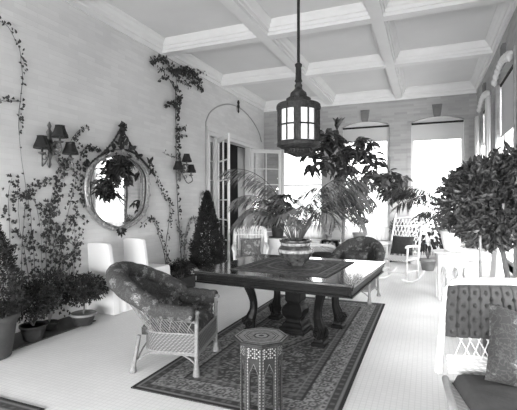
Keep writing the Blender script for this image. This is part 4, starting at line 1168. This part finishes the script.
# fluted white pot with palm on the right octagonal table
t = thing('fluted_pot', 'fluted white pot of palm fronds on the right octagonal table', 'plant', (*m2p, .742), 0)
b = MB()
def flute(i, j):
    a = 2*PI*i; prof = [(.095,0),(.10,.01),(.125,.12),(.145,.22),(.15,.26),(.172,.265),(.175,.31),(.16,.315),(.15,.29)]
    r_, z = prof[min(8, round(j*8))]
    if 0 < j < .55: r_ *= 1+.035*math.cos(20*a)
    return Vector((r_*math.cos(a), r_*math.sin(a), z))
b.grid(flute, 120, 8); b.build('pot', paint, t, smooth=False)
MB().lathe([(.15,0),(.15,.01)], (0,0,.275), 20).build('soil', soil, t)
st, lf = MB(), MB()
for az, el, L, dr in ((196,60,1.4,1.8),(206,70,1.35,2.1),(186,66,1.2,2.0),(214,56,1.15,1.8),(170,70,1.1,1.8),(225,72,1.1,2.1),(200,78,1.2,2.3),(150,60,.7,1.8),(240,55,.7,2.0),(20,65,.6,2.0),(90,70,.65,1.8),(300,66,.5,2.0)):
    frond(st, lf, (0,0,.26), R(az), R(el), L, dr, n=28, ll=.26, lw=.017, hang=.35)
for _ in range(60):
    a = rnd(0,2*PI); lf.leaf((.1*math.cos(a),.1*math.sin(a),rnd(.32,.5)), (math.cos(a),math.sin(a),rnd(0,1)), rnd(.12,.2), .07, bend=.3)
st.build('stems', stem_m, t); lf.build('foliage', leaf_m, t)

# ---------------------------------------------------------------- big leafy tree right
t = thing('laurel_tree', 'big round leafy laurel tree behind the settee at the right edge', 'tree', (.70,4.55,0), 0)
MB().lathe([(.17,0),(.18,.01),(.23,.30),(.25,.31),(.25,.36),(.23,.36)], n=24).build('tub', tub_m, t, smooth=True)
MB().lathe([(.22,0),(.22,.01)], (0,0,.34), 20).build('soil', soil, t)
st, lf = MB(), MB(); st.tube([(0,0,.34),(.01,-.01,.8),(-.05,0,1.2)], [.027,.025,.022], 8); branches(st, (-.04,0,1.1), (-.15,0,1.52), .36, .36, 18, .010)
for c, r_, rz_, n_ in (((-.12,-.04,1.56),.40,.38,1900),((-.34,-.03,1.50),.24,.30,700),((.06,.0,1.72),.27,.30,700),((-.12,-.08,1.27),.33,.20,800),((-.30,-.02,1.68),.16,.16,260)):
    bush(lf, c, r_, r_, rz_, n_, .085, .038, shell=.35)
st.build('trunk', bark, t, smooth=True); lf.build('foliage', leaf_g, t)
o = MB().tube([(0,0,0),(0.01,0,.55),(0,0,1.20)], [.014,.013,.012], 7).build('plant_stake', mid_wood); tag(o, 'slim wooden stake standing upright behind the settee back', 'stake', loc=(.44,4.16,0))
o = MB().prism([(-.10,0),(.09,0),(.02,1.05),(-.03,1.05)], lambda a, z, q: (a, q, z), -.06, .06).build('white_post', paint, bevel=.012)
tag(o, 'tapering white post behind the settee, left of the laurel trunk', 'post', loc=(.73,5.27,0), rz=TH)
t = thing('marble_bench', 'low veined marble block against the right wall behind the octagonal table', 'bench', (.76,8.1,0), 0)
MB().box((0,0,.58),(.46,1.3,.08)).build('slab', marble, t, bevel=.008); MB().box((0,0,.27),(.40,1.2,.54)).build('base', marble, t)

# ---------------------------------------------------------------- settee
SA = R(12.8)
t = thing('wicker_settee', 'white wicker settee with dark tufted back in the right foreground', 'settee', (.605,2.72,0), SA)
HW = .43
def bkp(x, z, off=0): return Vector((x, .28+(z-.4)*.34+off, z))
b = MB()
rail = smoothpath([bkp(-HW-.055,.40), bkp(-HW-.012,.66), bkp(-HW+.035,.86), bkp(-HW+.075,.935), bkp(-HW+.13,.955), bkp(0,.965), bkp(HW-.13,.955), bkp(HW-.05,.935), bkp(HW-.01,.86), bkp(HW-.0,.40)], 6)
b.tube(rail, .026, 8)
for i in range(len(rail)-1):
    for q in range(3):
        p = rail[i].lerp(rail[i+1], q/3); a = (i*3+q)*1.1
        b.lathe([(.004,-.014),(.013,0),(.004,.014)], p+Vector((0,math.cos(a)*.014,math.sin(a)*.014)), 5)
b.build('braided_rail', wwick_p, t, smooth=True)
b = MB()
for k in range(-9, 10):
    for sg in (-1,1):
        x0 = k*.055; x1 = x0+sg*.11
        if abs(x0) > HW or abs(x1) > HW: continue
        b.tube([bkp(x0,.49), bkp(x1,.70)], .0045, 4)
b.build('lattice', wwick_p, t)
MB().grid(lambda i, j: bkp(-HW+2*HW*i, .40+.11*j), 10, 3).build('woven_band', wwick, t, solid=.012)
MB().grid(lambda i, j: bkp(-HW+.03+2*(HW-.03)*i, .64+.28*j, .02), 10, 3).build('back_panel', wwick, t, solid=.012)
def tuft(i, j):
    z = .615+.325*j; x = (-HW+2*HW*i)*(1-.10*j**2)
    e = (1-(2*abs(i-.5))**10)*(1-(2*abs(j-.5))**8)
    a, c = math.cos(i*PI*24), math.cos(j*PI*8)
    dimple = max(0, a*c)**3+max(0, -0.0)**3
    puff = .055*max(0,e)**.35*(1-.5*dimple)-.012*(abs(math.sin(i*PI*12)) < .16)
    p = bkp(x, z, -.005-puff)
    return p
MB().grid(tuft, 200, 60).build('tufted_back_cushion', tufted_m, t, smooth=True)
b = MB(); b.add([tuft(0,0)+Vector((0,.0,0)), tuft(1,0), tuft(1,1), tuft(0,1)], [(0,1,2,3)]); b.build('cushion_back', tufted_m, t)
b = MB(); b.prism([(-HW-.0,.30),(HW,.30),(HW,-.45),(-HW-.13,-.45)], lambda x, y, z: (x, y, z), .30, .355); b.build('seat_frame', wwick, t, bevel=.015)
b = MB(); b.prism([(-HW-.0,.30),(-HW-.13,-.45),(-HW-.11,-.45),(-HW+.02,.30)], lambda x, y, z: (x, y, z), .10, .30)
b.prism([(-HW-.13,-.45),(HW,-.45),(HW,-.43),(-HW-.11,-.43)], lambda x, y, z: (x, y, z), .10, .30); b.build('wicker_skirt', wwick, t)
b = MB(); b.tube([(-HW-.01,.30,.36),(-HW-.13,-.44,.36),(-HW-.10,-.47,.36),(HW,-.47,.36)], .022, 7); b.build('edge_braid', wwick_p, t, smooth=True)
for x, y in ((-HW+.03,.24),(HW-.03,.24),(-HW-.08,-.40),(HW-.03,-.40)):
    MB().tube([(x,y,.30),(x,y,.0)], [.025,.022], 8).build('leg', wwick_p, t)
def sc_(i, j):
    x = -HW+.01+2*(HW-.01)*i; y = -.44+.68*j
    e = (1-(2*abs(i-.5))**12)*(1-(2*abs(j-.5))**10)
    return Vector((x, y, .36+.085*max(0,e)**.35+.006*noise.noise(Vector((x*6,y*6,0)))))
MB().grid(sc_, 30, 26).build('seat_cushion', seat_cloth, t, smooth=True)
p_ = pillow_mesh(.48,.46,.16).build('cushion', floral2, smooth=True)
tag(p_, 'square floral pillow leaning on the settee back', 'pillow'); p_.location = (.555,2.84,.62); p_.rotation_euler = (R(-26),R(14),R(14))

# ---------------------------------------------------------------- light
w = bpy.data.worlds.new('World'); sc.world = w; w.use_nodes = True
nt = w.node_tree; bg = nt.nodes['Background']; bg.inputs['Color'].default_value = (1,1,1,1); bg.inputs['Strength'].default_value = 1.0
wt = nt.nodes.new('ShaderNodeTexCoord'); ws = nt.nodes.new('ShaderNodeSeparateXYZ'); nt.links.new(wt.outputs['Generated'], ws.inputs[0])
wr = nt.nodes.new('ShaderNodeMapRange'); wr.inputs['From Min'].default_value = -.12; wr.inputs['From Max'].default_value = .05
wr.inputs['To Min'].default_value = 6.0; wr.inputs['To Max'].default_value = 15.0
nt.links.new(ws.outputs['Z'], wr.inputs['Value'])
# brighter overcast sky towards the sun's side, behind the camera
wf = nt.nodes.new('ShaderNodeMapRange'); wf.inputs['From Min'].default_value = -.95; wf.inputs['From Max'].default_value = -.15
wf.inputs['To Min'].default_value = 8.0; wf.inputs['To Max'].default_value = .62
nt.links.new(ws.outputs['Y'], wf.inputs['Value'])
wm = nt.nodes.new('ShaderNodeMath'); wm.operation = 'MULTIPLY'; nt.links.new(wr.outputs['Result'], wm.inputs[0]); nt.links.new(wf.outputs['Result'], wm.inputs[1])
nt.links.new(wm.outputs[0], bg.inputs['Strength'])
def portal(name, loc, rot, sx, sy):
    l = bpy.data.lights.new(name, 'AREA'); l.shape = 'RECTANGLE'; l.size = sx; l.size_y = sy; l.cycles.is_portal = True
    o = bpy.data.objects.new(name, l); COL.objects.link(o); o.location = loc; o.rotation_euler = rot
for a, c in back_ops: portal('daylight', ((a+c)/2, YB+.25, 2.05), (R(-90),0,0), c-a, 3.1)
for a, c in right_ops: portal('daylight', (XR+.25, (a+c)/2, 2.05), (0,R(90),0), 3.1, c-a)
for a, c in ((-4.1,-2.7),(-2.4,-.9),(-.6,.9)): portal('daylight', ((a+c)/2, YF-.25, 1.18), (R(90),0,0), c-a, 1.6)

# ---------------------------------------------------------------- camera
cd = bpy.data.cameras.new('Camera'); cam = bpy.data.objects.new('Camera', cd); COL.objects.link(cam)
cam.location = (0,0,H); cam.rotation_euler = (R(90),0,TH)
cd.sensor_fit = 'HORIZONTAL'; cd.sensor_width = 36; cd.lens = 36*F/517.0
cd.shift_y = -(205-V0)/517.0
cd.clip_start = .05; cd.clip_end = 100
sc.camera = cam
sc.view_settings.view_transform = 'Standard'; sc.view_settings.look = 'None'; sc.view_settings.exposure = -1.0; sc.view_settings.gamma = 1
sc.view_settings.use_curve_mapping = False
sc.cycles.use_denoising = True
sc.cycles.max_bounces = 8; sc.cycles.diffuse_bounces = 6; sc.cycles.transparent_max_bounces = 12
sc.cycles.sample_clamp_indirect = 6.0
